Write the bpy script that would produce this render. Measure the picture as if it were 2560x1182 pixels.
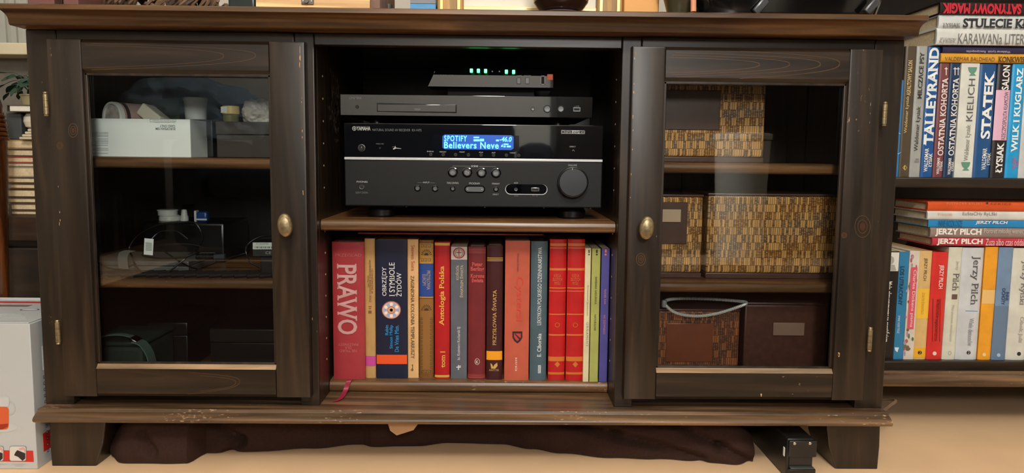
import bpy, bmesh, math, random
from mathutils import Vector, Matrix
random.seed(7)
SC = bpy.context.scene
for _o in list(bpy.data.objects): bpy.data.objects.remove(_o)
COL = SC.collection

# ------------------------------------------------------------------ camera
W, H, F = 2560.0, 1182.0, 1900.0
PITCH, ROLL, YAW = (math.radians(a) for a in (5.916, 0.578, 0.883))
CAM = Vector((0.0, -1.2, 0.505))
_f = Vector((math.sin(YAW)*math.cos(PITCH), math.cos(YAW)*math.cos(PITCH), -math.sin(PITCH)))
_r = Vector((math.cos(YAW), -math.sin(YAW), 0)); _u = _r.cross(_f)
RT = _r*math.cos(ROLL) + _u*math.sin(ROLL); UP = _u*math.cos(ROLL) - _r*math.sin(ROLL)
cam = bpy.data.cameras.new('camera'); cam.sensor_fit = 'HORIZONTAL'; cam.sensor_width = 36
cam.lens = 36*F/W; cam.clip_start = 0.02
camo = bpy.data.objects.new('camera', cam); COL.objects.link(camo)
camo.matrix_world = Matrix.Translation(CAM) @ Matrix((RT, UP, -_f)).transposed().to_4x4()
SC.camera = camo
def at(px, py, Y):
    """photo measurement -> world point on the vertical plane at depth Y"""
    d = _f + RT*((px-W/2)/F) + UP*((H/2-py)/F)
    return CAM + d*((Y-CAM.y)/d.y)
def rect(px0, py0, px1, py1, Y):
    ym, xm = (py0+py1)/2, (px0+px1)/2
    return at(px0, ym, Y).x, at(px1, ym, Y).x, at(xm, py1, Y).z, at(xm, py0, Y).z

# ------------------------------------------------------------------ world, lights, exposure
wd = bpy.data.worlds.new('world'); SC.world = wd; wd.use_nodes = True
wd.node_tree.nodes['Background'].inputs[0].default_value = (0.9, 0.95, 1, 1)
wd.node_tree.nodes['Background'].inputs[1].default_value = 0.3
def area(name, loc, rot, sx, sy, power, col):
    l = bpy.data.lights.new(name, 'AREA'); l.shape = 'RECTANGLE'; l.size = sx; l.size_y = sy
    l.energy = power; l.color = col
    o = bpy.data.objects.new(name, l); COL.objects.link(o); o.location = loc; o.rotation_euler = rot
    return o
def bulb(name, loc, r, power, col):
    l = bpy.data.lights.new(name, 'POINT'); l.shadow_soft_size = r; l.energy = power; l.color = col
    o = bpy.data.objects.new(name, l); COL.objects.link(o); o.location = loc
bulb('pendant_lamp_light', (0.10, -1.95, 1.98), 0.20, 84, (1.0, 0.94, 0.86))
bulb('low_fill_light', (0.22, -2.15, 1.08), 0.12, 40, (1.0, 0.98, 0.95))  # added low frontal fill for the cupboard interiors, no lamp known there
SC.view_settings.view_transform = 'Standard'; SC.view_settings.look = 'None'
SC.view_settings.gamma = 1; SC.view_settings.use_curve_mapping = False
SC.view_settings.exposure = 0.35

# ------------------------------------------------------------------ materials
def lin(c):
    o = []
    for v in c:
        v /= 255.0
        o.append(v/12.92 if v <= 0.04045 else ((v+0.055)/1.055)**2.4)
    return (*o, 1.0)
MATS = {}
def pm(name, c, rough=0.5, metal=0.0, spec=0.5, var=0.08, scale=30.0, bump=0.0, coat=0.0, emit=0.0, trans=0.0):
    if name in MATS: return MATS[name]
    m = bpy.data.materials.new(name); m.use_nodes = True; MATS[name] = m
    nt = m.node_tree; N, L = nt.nodes, nt.links; b = N['Principled BSDF']
    b.inputs['Base Color'].default_value = lin(c); b.inputs['Roughness'].default_value = rough
    b.inputs['Metallic'].default_value = metal; b.inputs['Specular IOR Level'].default_value = spec
    if coat: b.inputs['Coat Weight'].default_value = coat; b.inputs['Coat Roughness'].default_value = 0.03
    if emit:
        b.inputs['Emission Color'].default_value = lin(c); b.inputs['Emission Strength'].default_value = emit
    if var:
        tc = N.new('ShaderNodeTexCoord'); n = N.new('ShaderNodeTexNoise')
        n.inputs['Scale'].default_value = scale; n.inputs['Detail'].default_value = 5
        L.new(tc.outputs['Object'], n.inputs['Vector'])
        mr = N.new('ShaderNodeMapRange'); mr.inputs[1].default_value = 0.3; mr.inputs[2].default_value = 0.7
        mr.inputs[3].default_value = 1-var; mr.inputs[4].default_value = 1+var
        L.new(n.outputs['Fac'], mr.inputs[0])
        mx = N.new('ShaderNodeVectorMath'); mx.operation = 'SCALE'
        mx.inputs[0].default_value = lin(c)[:3]; L.new(mr.outputs[0], mx.inputs['Scale'])
        L.new(mx.outputs[0], b.inputs['Base Color'])
        if bump:
            bp = N.new('ShaderNodeBump'); bp.inputs['Strength'].default_value = bump
            bp.inputs['Distance'].default_value = 0.002
            L.new(n.outputs['Fac'], bp.inputs['Height']); L.new(bp.outputs[0], b.inputs['Normal'])
    return m
def wood(name, axis, dark, mid, light, rough=0.35, wear=0.0, knots=True, sc=1.0):
    """stained timber, grain along axis 0/1/2; wear = amount of bare scuffed specks"""
    if name in MATS: return MATS[name]
    m = bpy.data.materials.new(name); m.use_nodes = True; MATS[name] = m
    nt = m.node_tree; N, L = nt.nodes, nt.links; b = N['Principled BSDF']
    tc = N.new('ShaderNodeTexCoord'); mp = N.new('ShaderNodeMapping')
    s = [34.0*sc]*3; s[axis] = 2.2*sc; mp.inputs['Scale'].default_value = s
    oi = N.new('ShaderNodeObjectInfo'); ad = N.new('ShaderNodeVectorMath'); ad.operation = 'ADD'
    ml = N.new('ShaderNodeMath'); ml.operation = 'MULTIPLY'; ml.inputs[1].default_value = 7.0
    L.new(oi.outputs['Random'], ml.inputs[0]); L.new(tc.outputs['Object'], ad.inputs[0]); L.new(ml.outputs[0], ad.inputs[1])
    L.new(ad.outputs[0], mp.inputs['Vector'])
    n = N.new('ShaderNodeTexNoise'); n.inputs['Scale'].default_value = 1.6; n.inputs['Detail'].default_value = 7
    n.inputs['Roughness'].default_value = 0.62; n.inputs['Distortion'].default_value = 0.7
    L.new(mp.outputs[0], n.inputs['Vector'])
    cr = N.new('ShaderNodeValToRGB'); e = cr.color_ramp.elements
    e[0].position = 0.30; e[0].color = lin(dark); e[1].position = 0.72; e[1].color = lin(light)
    e2 = cr.color_ramp.elements.new(0.5); e2.color = lin(mid)
    L.new(n.outputs['Fac'], cr.inputs[0])
    # growth-ring lines
    wv = N.new('ShaderNodeTexWave'); wv.wave_type = 'BANDS'; wv.bands_direction = 'DIAGONAL'
    wv.inputs['Scale'].default_value = 0.55; wv.inputs['Distortion'].default_value = 9.0; wv.inputs['Detail'].default_value = 3
    wv.inputs['Detail Scale'].default_value = 0.6
    L.new(mp.outputs[0], wv.inputs['Vector'])
    mx = N.new('ShaderNodeMix'); mx.data_type = 'RGBA'; mx.blend_type = 'MULTIPLY'; mx.inputs[0].default_value = 0.6
    wr = N.new('ShaderNodeValToRGB'); wr.color_ramp.elements[0].color = (0.8, 0.8, 0.8, 1); wr.color_ramp.elements[0].position = 0.45
    wr.color_ramp.elements[1].color = (1.6, 1.4, 1.18, 1); wr.color_ramp.elements[1].position = 0.98
    L.new(wv.outputs['Fac'], wr.inputs[0]); L.new(cr.outputs[0], mx.inputs[6]); L.new(wr.outputs[0], mx.inputs[7])
    out = mx.outputs[2]
    if wear:
        n2 = N.new('ShaderNodeTexNoise'); mp2 = N.new('ShaderNodeMapping')
        s2 = [330.0]*3; s2[axis] = 110.0; mp2.inputs['Scale'].default_value = s2
        L.new(ad.outputs[0], mp2.inputs['Vector']); L.new(mp2.outputs[0], n2.inputs['Vector'])
        n2.inputs['Scale'].default_value = 1.0; n2.inputs['Detail'].default_value = 3
        n3 = N.new('ShaderNodeTexNoise'); n3.inputs['Scale'].default_value = 5.0; L.new(ad.outputs[0], n3.inputs['Vector'])
        sm = N.new('ShaderNodeMath'); sm.operation = 'MULTIPLY'
        L.new(n2.outputs['Fac'], sm.inputs[0]); L.new(n3.outputs['Fac'], sm.inputs[1])
        mr = N.new('ShaderNodeMapRange'); mr.inputs[1].default_value = 0.46-0.09*wear; mr.inputs[2].default_value = 0.52-0.09*wear
        L.new(sm.outputs[0], mr.inputs[0])
        mw = N.new('ShaderNodeMix'); mw.data_type = 'RGBA'; mw.inputs[7].default_value = lin((176, 146, 112))
        L.new(mr.outputs[0], mw.inputs[0]); L.new(out, mw.inputs[6]); out = mw.outputs[2]
    L.new(out, b.inputs['Base Color'])
    rr = N.new('ShaderNodeMapRange'); rr.inputs[3].default_value = rough-0.06; rr.inputs[4].default_value = rough+0.12
    L.new(n.outputs['Fac'], rr.inputs[0]); L.new(rr.outputs[0], b.inputs['Roughness'])
    b.inputs['Specular IOR Level'].default_value = 0.5
    bp = N.new('ShaderNodeBump'); bp.inputs['Strength'].default_value = 0.12; bp.inputs['Distance'].default_value = 0.001
    L.new(n.outputs['Fac'], bp.inputs['Height']); L.new(bp.outputs[0], b.inputs['Normal'])
    return m
DK, MD, LT = (25, 18, 12), (36, 27, 18), (53, 40, 28)
WX = wood('dark_wood_along_x', 0, DK, MD, LT, wear=0.1)
WZ = wood('dark_wood_upright', 2, DK, MD, LT, wear=0.05)
WY = wood('dark_wood_deep', 1, DK, MD, LT)
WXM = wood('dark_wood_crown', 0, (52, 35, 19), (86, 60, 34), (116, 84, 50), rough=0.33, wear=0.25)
WXB = wood('dark_wood_scuffed', 0, (56, 42, 29), (92, 70, 49), (122, 97, 71), rough=0.33, wear=1.0)
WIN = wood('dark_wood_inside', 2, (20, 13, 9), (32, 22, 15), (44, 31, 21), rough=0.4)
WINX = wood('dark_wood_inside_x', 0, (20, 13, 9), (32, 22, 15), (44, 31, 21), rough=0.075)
WSH = wood('dark_wood_shelf', 0, (66, 44, 26), (102, 72, 45), (130, 96, 62), rough=0.27, wear=0.5)  # lightened to carry the bright reflection along the shelf fronts
BRASS = pm('aged_brass', (152, 136, 104), 0.42, 0.8, 0.5, var=0.3, scale=160, bump=0.2)
def glass_mat():
    m = bpy.data.materials.new('clear_glass'); m.use_nodes = True; nt = m.node_tree; N, L = nt.nodes, nt.links
    N.remove(N['Principled BSDF'])
    tr = N.new('ShaderNodeBsdfTransparent'); tr.inputs[0].default_value = (0.97, 0.985, 0.975, 1)
    gl = N.new('ShaderNodeBsdfGlossy'); gl.inputs['Roughness'].default_value = 0.015
    fr = N.new('ShaderNodeFresnel'); fr.inputs['IOR'].default_value = 1.5
    mx = N.new('ShaderNodeMixShader'); L.new(fr.outputs[0], mx.inputs[0]); L.new(tr.outputs[0], mx.inputs[1]); L.new(gl.outputs[0], mx.inputs[2])
    L.new(mx.outputs[0], N['Material Output'].inputs['Surface']); return m
GLASS = glass_mat()
def wicker(name, tan, brown, dark, ux=0.0037, uz=0.0130):
    m = bpy.data.materials.new(name); m.use_nodes = True; nt = m.node_tree; N, L = nt.nodes, nt.links; b = N['Principled BSDF']
    tc = N.new('ShaderNodeTexCoord'); sp = N.new('ShaderNodeSeparateXYZ'); cb = N.new('ShaderNodeCombineXYZ')
    L.new(tc.outputs['Object'], sp.inputs[0])
    a = N.new('ShaderNodeMath'); a.operation = 'ADD'; L.new(sp.outputs[0], a.inputs[0]); L.new(sp.outputs[1], a.inputs[1])
    L.new(a.outputs[0], cb.inputs[0]); L.new(sp.outputs[2], cb.inputs[1])
    # wide weave blocks decide which strips lie on top
    def brick(w, h, c1, c2, mo, msz, off=0.5):
        k = N.new('ShaderNodeTexBrick'); k.inputs['Scale'].default_value = 1.0
        k.inputs['Brick Width'].default_value = w; k.inputs['Row Height'].default_value = h
        k.inputs['Mortar Size'].default_value = msz; k.inputs['Mortar Smooth'].default_value = 0.3
        k.inputs['Color1'].default_value = c1; k.inputs['Color2'].default_value = c2; k.inputs['Mortar'].default_value = mo
        k.offset = off; L.new(cb.outputs[0], k.inputs['Vector']); return k
    strips = brick(ux, uz, lin(tan), lin(brown), lin(dark), ux*0.10)
    ties = brick(ux, ux*0.62, lin(brown), lin(tan), lin(dark), ux*0.14, 0.0)
    mask = brick(ux, uz, (0, 0, 0, 1), (1, 1, 1, 1), (0, 0, 0, 1), 0.0)
    mr = N.new('ShaderNodeMapRange'); mr.inputs[1].default_value = 0.38; mr.inputs[2].default_value = 0.40
    L.new(mask.outputs['Color'], mr.inputs[0])
    mx = N.new('ShaderNodeMix'); mx.data_type = 'RGBA'
    L.new(mr.outputs[0], mx.inputs[0]); L.new(strips.outputs['Color'], mx.inputs[6]); L.new(ties.outputs['Color'], mx.inputs[7])
    L.new(mx.outputs[2], b.inputs['Base Color']); b.inputs['Roughness'].default_value = 0.45
    bp = N.new('ShaderNodeBump'); bp.inputs['Strength'].default_value = 0.5; bp.inputs['Distance'].default_value = 0.001
    L.new(mx.outputs[2], bp.inputs['Height']); L.new(bp.outputs[0], b.inputs['Normal'])
    MATS[name] = m; return m
WICK = wicker('woven_bamboo', (218, 166, 96), (140, 90, 44), (46, 27, 13))
WICKD = wicker('woven_bamboo_brown', (176, 106, 58), (112, 62, 33), (42, 21, 12))

# ------------------------------------------------------------------ geometry helpers
WL = {}
def bm_(): return bmesh.new()
def box(bm, x0, x1, y0, y1, z0, z1, b=0.0, seg=2):
    if x0 > x1: x0, x1 = x1, x0
    if y0 > y1: y0, y1 = y1, y0
    if z0 > z1: z0, z1 = z1, z0
    v = [bm.verts.new(p) for p in ((x0,y0,z0),(x1,y0,z0),(x1,y1,z0),(x0,y1,z0),(x0,y0,z1),(x1,y0,z1),(x1,y1,z1),(x0,y1,z1))]
    fs = [bm.faces.new([v[i] for i in q]) for q in ((0,3,2,1),(4,5,6,7),(0,1,5,4),(1,2,6,5),(2,3,7,6),(3,0,4,7))]
    if b > 0:
        es = list({e for f in fs for e in f.edges})
        bmesh.ops.bevel(bm, geom=es, offset=min(b, (x1-x0)*.45, (y1-y0)*.45, (z1-z0)*.45), segments=seg, profile=0.5, affect='EDGES')
    return bm
def prism(bm, pts, axis, a0, a1):
    """2-D outline extruded along axis; pts are the two remaining coordinates in xyz order"""
    def mk(p, a):
        q = list(p); q.insert(axis, a); return bm.verts.new(q)
    A = [mk(p, a0) for p in pts]; B = [mk(p, a1) for p in pts]; n = len(pts)
    fs = [bm.faces.new(A), bm.faces.new(B[::-1])]
    for i in range(n): fs.append(bm.faces.new((A[i], B[i], B[(i+1) % n], A[(i+1) % n])))
    bmesh.ops.recalc_face_normals(bm, faces=fs); return bm
def lathe(bm, prof, c, axis=2, seg=24, sx=1.0, sy=1.0):
    """prof: (radius, height) list; axis 2 = upright, 1 = towards +Y"""
    rings = []
    for r, h in prof:
        ring = []
        for k in range(seg):
            t = 2*math.pi*k/seg; a, b2 = r*math.cos(t)*sx, r*math.sin(t)*sy
            if axis == 2: p = (c[0]+a, c[1]+b2, c[2]+h)
            elif axis == 1: p = (c[0]+a, c[1]+h, c[2]+b2)
            else: p = (c[0]+h, c[1]+a, c[2]+b2)
            ring.append(bm.verts.new(p))
        rings.append(ring)
    fs = []
    for i in range(len(rings)-1):
        for k in range(seg):
            fs.append(bm.faces.new((rings[i][k], rings[i][(k+1) % seg], rings[i+1][(k+1) % seg], rings[i+1][k])))
    fs.append(bm.faces.new(rings[0][::-1])); fs.append(bm.faces.new(rings[-1]))
    bmesh.ops.recalc_face_normals(bm, faces=fs); return bm
def tube(bm, pts, r, seg=8, closed=False):
    pts = [Vector(p) for p in pts]; n = len(pts); rings = []; up = Vector((0.13, 0.2, 1)).normalized()
    for i in range(n):
        a = pts[(i-1) % n] if (closed or i) else pts[i]; b = pts[(i+1) % n] if (closed or i < n-1) else pts[i]
        t = (b-a).normalized(); s = t.cross(up)
        if s.length < 1e-3: s = t.cross(Vector((1, 0, 0)))
        s.normalize(); q = s.cross(t); rr = r[i] if isinstance(r, (list, tuple)) else r
        rings.append([bm.verts.new(pts[i] + s*(rr*math.cos(2*math.pi*k/seg)) + q*(rr*math.sin(2*math.pi*k/seg))) for k in range(seg)])
    for i in range(n if closed else n-1):
        A, B = rings[i], rings[(i+1) % n]
        for k in range(seg): bm.faces.new((A[k], A[(k+1) % seg], B[(k+1) % seg], B[k]))
    if not closed: bm.faces.new(rings[0][::-1]); bm.faces.new(rings[-1])
    bmesh.ops.recalc_face_normals(bm, faces=bm.faces); return bm
def smooth_path(pts, n=8, closed=False):
    P = [Vector(p) for p in pts]; out = []; m = len(P)
    for i in range(m if closed else m-1):
        p0, p1, p2, p3 = (P[(i-1) % m], P[i], P[(i+1) % m], P[(i+2) % m]) if closed else (P[max(i-1, 0)], P[i], P[i+1], P[min(i+2, m-1)])
        for k in range(n):
            t = k/n
            out.append(0.5*((2*p1)+(p2-p0)*t+(2*p0-5*p1+4*p2-p3)*t*t+(3*p1-p0-3*p2+p3)*t**3))
    if not closed: out.append(P[-1])
    return out
def xf(bm, M): bmesh.ops.transform(bm, matrix=M, verts=bm.verts); return bm
def rotz_about(c, deg): return Matrix.Translation(c) @ Matrix.Rotation(math.radians(deg), 4, 'Z') @ Matrix.Translation(-Vector(c))
def rot_about(c, deg, ax): return Matrix.Translation(c) @ Matrix.Rotation(math.radians(deg), 4, ax) @ Matrix.Translation(-Vector(c))
def put(name, bm, mat, parent=None, label=None, cat=None, group=None, kind=None, smooth=True):
    me = bpy.data.meshes.new(name); bm.to_mesh(me); bm.free()
    xs = [v.co for v in me.vertices]
    lo = Vector([min(v[i] for v in xs) for i in range(3)]); hi = Vector([max(v[i] for v in xs) for i in range(3)])
    org = Vector(((lo.x+hi.x)/2, (lo.y+hi.y)/2, lo.z))
    me.transform(Matrix.Translation(-org))
    if smooth: me.shade_smooth(); me.set_sharp_from_angle(angle=0.35)
    for mm in (mat if isinstance(mat, (list, tuple)) else [mat]): me.materials.append(mm)
    o = bpy.data.objects.new(name, me); COL.objects.link(o); WL[o.name] = org
    if parent is not None: o.parent = parent; o.location = org - WL[parent.name]
    else: o.location = org
    return tag(o, label, cat, group, kind)
def tag(o, label=None, cat=None, group=None, kind=None):
    for k, v in (('label', label), ('category', cat), ('group', group), ('kind', kind)):
        if v: o[k] = v
    return o
def thing(name, loc, label, cat, group=None):
    o = bpy.data.objects.new(name, None); COL.objects.link(o); o.location = loc; o.empty_display_size = 0.02
    WL[o.name] = Vector(loc); return tag(o, label, cat, group)
def B(name, x0, x1, y0, y1, z0, z1, mat, parent=None, b=0.0015, **k): return put(name, box(bm_(), x0, x1, y0, y1, z0, z1, b), mat, parent, **k)

# flat print --------------------------------------------------------
_tc = {}
def glyphs(s, bold=0.0, shear=0.0, sp=1.0, serif=0):
    key = (s, bold, shear, sp, serif)
    if key in _tc: return _tc[key]
    cu = bpy.data.curves.new('lettering', 'FONT'); cu.body = s; cu.resolution_u = 3; cu.align_x = 'CENTER'
    cu.offset = bold; cu.shear = shear; cu.space_character = sp; cu.space_line = 0.85
    o = bpy.data.objects.new('lettering', cu); me = o.to_mesh()
    vs = [(v.co.x, v.co.y) for v in me.vertices]; fs = [tuple(p.vertices) for p in me.polygons]
    o.to_mesh_clear(); bpy.data.objects.remove(o); bpy.data.curves.remove(cu)
    if serif and not shear:
        # little feet on every flat stroke end turn the plain capitals into a roman face
        cnt = {}
        for f in fs:
            for i in range(len(f)): e = tuple(sorted((f[i], f[(i+1) % len(f)]))); cnt[e] = cnt.get(e, 0)+1
        lines = s.count('\n')+1
        for (i, j), n in list(cnt.items()):
            if n == 1 and abs(vs[i][1]-vs[j][1]) < 0.004 and 0.03 < abs(vs[i][0]-vs[j][0]) < 0.26:
                yy = vs[i][1]; xa, xb = sorted((vs[i][0], vs[j][0])); base = yy % 0.85 if lines > 1 else yy
                inside = 1 if any((i in f and j in f) and sum(vs[k][1] for k in f)/len(f) > yy for f in fs) else -1
                b0 = len(vs); d = 0.062; h = 0.045*inside
                vs += [(xa-d, yy), (xb+d, yy), (xb+d, yy+h), (xa-d, yy+h)]; fs.append((b0, b0+1, b0+2, b0+3))
    if not vs: raise RuntimeError('no glyphs for '+s)
    x0, x1 = min(v[0] for v in vs), max(v[0] for v in vs); y0, y1 = min(v[1] for v in vs), max(v[1] for v in vs)
    vs = [((x-x0)/(x1-x0)-.5, (y-y0)/(y1-y0)-.5) for x, y in vs]
    _tc[key] = (vs, fs); return _tc[key]
def flat_bm(vs, fs, M, fy=None, off=0.0005):
    """2-D shape (u right, v up, metres) to the front (-Y) facing plane through M=(x,y,z)"""
    bm = bm_(); V = []
    for u, v in vs:
        x = M[0]+u; y = (fy(x) if fy else M[1]) - off
        V.append(bm.verts.new((x, y, M[2]+v)))
    for f in fs:
        try: bm.faces.new([V[i] for i in f])
        except ValueError: pass
    bmesh.ops.recalc_face_normals(bm, faces=bm.faces)
    if bm.faces and sum(f.normal.y for f in bm.faces) > 0: bmesh.ops.reverse_faces(bm, faces=bm.faces)
    return bm
def text(parent, s, px, Y, mat, rot=0, bold=0.0, shear=0.0, sp=1.0, fy=None, name='title_lettering', off=0.0006, serif=0):
    """lettering measured as a photo box px=(x0,y0,x1,y1), printed on the plane at depth Y"""
    vs, fs = glyphs(s, bold, shear, sp, serif)
    c = at((px[0]+px[2])/2, (px[1]+px[3])/2, Y); k = (Y-CAM.y)/F
    w, h = (px[2]-px[0])*k, (px[3]-px[1])*k
    if rot in (90, -90):
        Lh, Hh = h, w
    else: Lh, Hh = w, h
    a = math.radians(rot); ca, sa = math.cos(a), math.sin(a)
    vv = [(u*Lh*ca - v*Hh*sa, u*Lh*sa + v*Hh*ca) for u, v in vs]
    return put(name, flat_bm(vv, fs, c, fy, off), mat, parent, smooth=False)
def disc(cx, cz, r, n=24, r2=None, squash=1.0):
    vs = [(cx+r*math.cos(2*math.pi*i/n), cz+squash*r*math.sin(2*math.pi*i/n)) for i in range(n)]
    if r2 is None: return vs, [tuple(range(n))]
    vs += [(cx+r2*math.cos(2*math.pi*i/n), cz+squash*r2*math.sin(2*math.pi*i/n)) for i in range(n)]
    return vs, [(i, (i+1) % n, n+(i+1) % n, n+i) for i in range(n)]
def shape(parent, polys, Y, mat, name, px=None, fy=None, off=0.0005, pxspace=True):
    """printed flat shape; polys are outlines measured in photo pixels"""
    vs, fs = [], []
    for pl in polys:
        b = len(vs)
        for p in pl:
            q = at(p[0], p[1], Y); vs.append((q.x, q.z))
        fs.append(tuple(range(b, b+len(pl))))
    return put(name, flat_bm(vs, fs, (0, Y, 0), fy, off), mat, parent, smooth=False)
def ell(cx, cy, rx, ry, n=16, a0=0, a1=360): return [(cx+rx*math.cos(math.radians(a0+(a1-a0)*i/n)), cy-ry*math.sin(math.radians(a0+(a1-a0)*i/n))) for i in range(n)]
def ring(cx, cy, rx, ry, t, n=20):
    out = []
    for i in range(n):
        a, b = 2*math.pi*i/n, 2*math.pi*(i+1)/n
        out.append([(cx+rx*math.cos(a), cy+ry*math.sin(a)), (cx+rx*math.cos(b), cy+ry*math.sin(b)),
                    (cx+(rx-t)*math.cos(b), cy+(ry-t)*math.sin(b)), (cx+(rx-t)*math.cos(a), cy+(ry-t)*math.sin(a))])
    return out
def band(parent, px, Y, mat, name='cover_band', fy=None, off=0.0004):
    n = 8; x0, y0, x1, y1 = px; xs = [x0+(x1-x0)*i/n for i in range(n+1)]
    return shape(parent, [[(xs[i], y0), (xs[i+1], y0), (xs[i+1], y1), (xs[i], y1)] for i in range(n)], Y, mat, name, fy=fy, off=off)

# ------------------------------------------------------------------ the room
FLOORM = pm('beige_laminate', (240, 202, 160), 0.35, var=0.05, scale=9, bump=0.02)
WALLM = pm('warm_grey_wall', (196, 190, 178), 0.8, var=0.03, scale=4)
CEILM = pm('white_ceiling', (236, 234, 228), 0.85, var=0.02)
RX0, RX1, RY0, RY1, RZ = -2.2, 2.3, -3.4, 0.62, 2.5
B('floor', RX0, RX1, RY0, RY1, -0.08, 0, FLOORM, b=0, kind='structure')
B('ceiling', RX0, RX1, RY0, RY1, RZ, RZ+0.08, CEILM, b=0, kind='structure')
B('wall_back', RX0, RX1, RY1, RY1+0.08, 0, RZ, WALLM, b=0, kind='structure')
B('wall_front', RX0, RX1, RY0-0.08, RY0, 0, RZ, pm('white_wall', (232, 230, 222), 0.8, var=0.02), b=0, kind='structure')
B('wall_left', RX0-0.08, RX0, RY0, RY1, 0, RZ, WALLM, b=0, kind='structure')
B('wall_right', RX1, RX1+0.08, RY0, RY1, 0, RZ, WALLM, b=0, kind='structure')
B('baseboard_back', RX0, RX1, RY1-0.014, RY1, 0, 0.07, WX, kind='structure')

# ------------------------------------------------------------------ the cabinet
XL, XR = -0.7297, 0.6275            # body sides
PL, PR = -0.2900, 0.1868            # inner faces of the two partitions
XM = (XL+XR)/2
ZT, ZU, ZD, ZB = 0.7200, 0.6930, 0.1030, 0.0846   # top, underside of top, deck, underside of base
DEP = 0.43
cab = thing('media_cabinet', (XM, 0.2, 0), 'long dark-stained wooden media cabinet with two glass doors and an open middle', 'cabinet')
B('top_board', XL, XR, 0.0, DEP+0.01, ZU, ZT, WX, cab, b=0.001)
cove = [(-0.060, ZT), (-0.0640, ZT-0.002), (-0.0645, ZT-0.008)]
for i in range(1, 9):
    t = i/8*math.pi/2
    cove.append((-0.0645+0.0245*math.sin(t)**1.25*1.0, ZT-0.008-0.0125*(1-math.cos(t))))
cove += [(-0.0395, ZU+0.0042), (-0.0385, ZU+0.0012), (-0.0360, ZU), (0.0, ZU), (0.0, ZT)]
put('crown_moulding', prism(bm_(), cove, 0, XL, XR), WXM, cab)
for x0, x1 in ((XL, XL+0.02), (XR-0.02, XR)): B('side_panel', x0, x1, 0.018, DEP, ZD, ZU, WZ, cab, b=0.001)
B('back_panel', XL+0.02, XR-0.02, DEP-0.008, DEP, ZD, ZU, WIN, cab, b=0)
for x0, x1 in ((PL-0.018, PL), (PR, PR+0.018)): B('partition', x0, x1, 0.018, DEP-0.009, ZD, ZU, WZ, cab, b=0.0008)
# face frame
B('frame_stile', XL, XL+0.046, 0, 0.018, ZD, ZU, WZ, cab)
B('frame_stile', XR-0.046, XR, 0, 0.018, ZD, ZU, WZ, cab)
B('frame_stile', PL-0.030, PL, 0, 0.018, ZD, ZU, WZ, cab)
B('frame_stile', PR, PR+0.030, 0, 0.018, ZD, ZU, WZ, cab)
B('frame_rail', XL+0.0465, PL-0.0305, 0, 0.018, 0.660, ZU, WX, cab)
B('frame_rail', PR+0.0305, XR-0.0465, 0, 0.018, 0.660, ZU, WX, cab)
B('frame_rail', PL+0.0006, PR-0.0006, 0, 0.018, 0.6745, ZU, WX, cab)
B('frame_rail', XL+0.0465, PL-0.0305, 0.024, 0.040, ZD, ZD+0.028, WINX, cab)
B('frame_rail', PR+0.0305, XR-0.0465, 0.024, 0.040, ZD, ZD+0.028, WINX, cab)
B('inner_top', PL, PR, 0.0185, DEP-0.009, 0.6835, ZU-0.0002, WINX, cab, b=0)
# deck and base moulding
B('bottom_board', XL, XR, -0.0205, DEP, ZB, ZD, WXB, cab, b=0.001)
nose = [(-0.0206, ZD), (-0.0214, ZD-0.0004), (-0.0222, ZD-0.0030), (-0.0232, ZD-0.0040)]
for i in range(0, 9):
    t = i/8; nose.append((-0.0236-0.0130*math.sin(t*math.pi*0.60), ZD-0.0046-0.0112*t))
nose += [(-0.0348, ZB+0.0012), (-0.0335, ZB), (-0.0206, ZB)]
put('base_moulding', prism(bm_(), nose, 0, XL, XR), WXB, cab)
def foot(x0, x1, y0, y1, inner):
    bm = bm_(); t = 0.020*inner
    top = [(x0, y0), (x1, y0), (x1, y1), (x0, y1)]
    bot = [(x0+max(t, 0), y0), (x1+min(t, 0), y0), (x1+min(t, 0), y1), (x0+max(t, 0), y1)]
    a = [bm.verts.new((p[0], p[1], 0)) for p in bot]; m = [bm.verts.new((p[0]*.35+q[0]*.65, p[1], ZB*.45)) for p, q in zip(bot, top)]
    c = [bm.verts.new((p[0], p[1], ZB)) for p in top]
    bm.faces.new(a[::-1]); bm.faces.new(c)
    for A, C in ((a, m), (m, c)):
        for i in range(4): bm.faces.new((A[i], A[(i+1) % 4], C[(i+1) % 4], C[i]))
    es = [e for e in bm.edges if abs(e.verts[0].co.z-e.verts[1].co.z) > 0.01]
    bmesh.ops.bevel(bm, geom=es, offset=0.0025, segments=2, profile=0.5, affect='EDGES')
    bmesh.ops.recalc_face_normals(bm, faces=bm.faces)
    put('foot', bm, WZ, cab)
for y0 in (0.0, DEP-0.09):
    foot(XL+0.004, XL+0.096, y0, y0+0.085, -1); foot(XR-0.092, XR-0.001, y0, y0+0.085, 1)
# shelves with rounded fronts
def shelf(x0, x1, yf, z0, z1, mat=WSH, yb=DEP-0.010):
    r = (z1-z0)/2; pts = [(yb, z0), (yb, z1)]
    for i in range(0, 9):
        t = math.pi/2 + i/8*math.pi
        pts.append((yf+r*0.8+r*0.8*math.cos(t), (z0+z1)/2+r*math.sin(t)*1.0))
    put('shelf', prism(bm_(), pts, 0, x0, x1), mat, cab)
Z1T, Z1B, Z2T, Z2B = 0.5000, 0.4825, 0.3040, 0.2870
XLI, XRI = XL+0.0205, XR-0.0205
for zt, zb in ((Z1T, Z1B), (Z2T, Z2B)):
    shelf(XLI, PL-0.0185, 0.030, zb, zt); shelf(PR+0.0185, XRI, 0.030, zb, zt)
ZS, ZSB, ZBK = 0.4025, 0.3850, 0.1232
shelf(PL+0.0008, PR-0.0008, 0.022, ZSB, ZS); shelf(PL+0.0008, PR-0.0008, 0.068, ZD+0.0005, ZBK)
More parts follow.
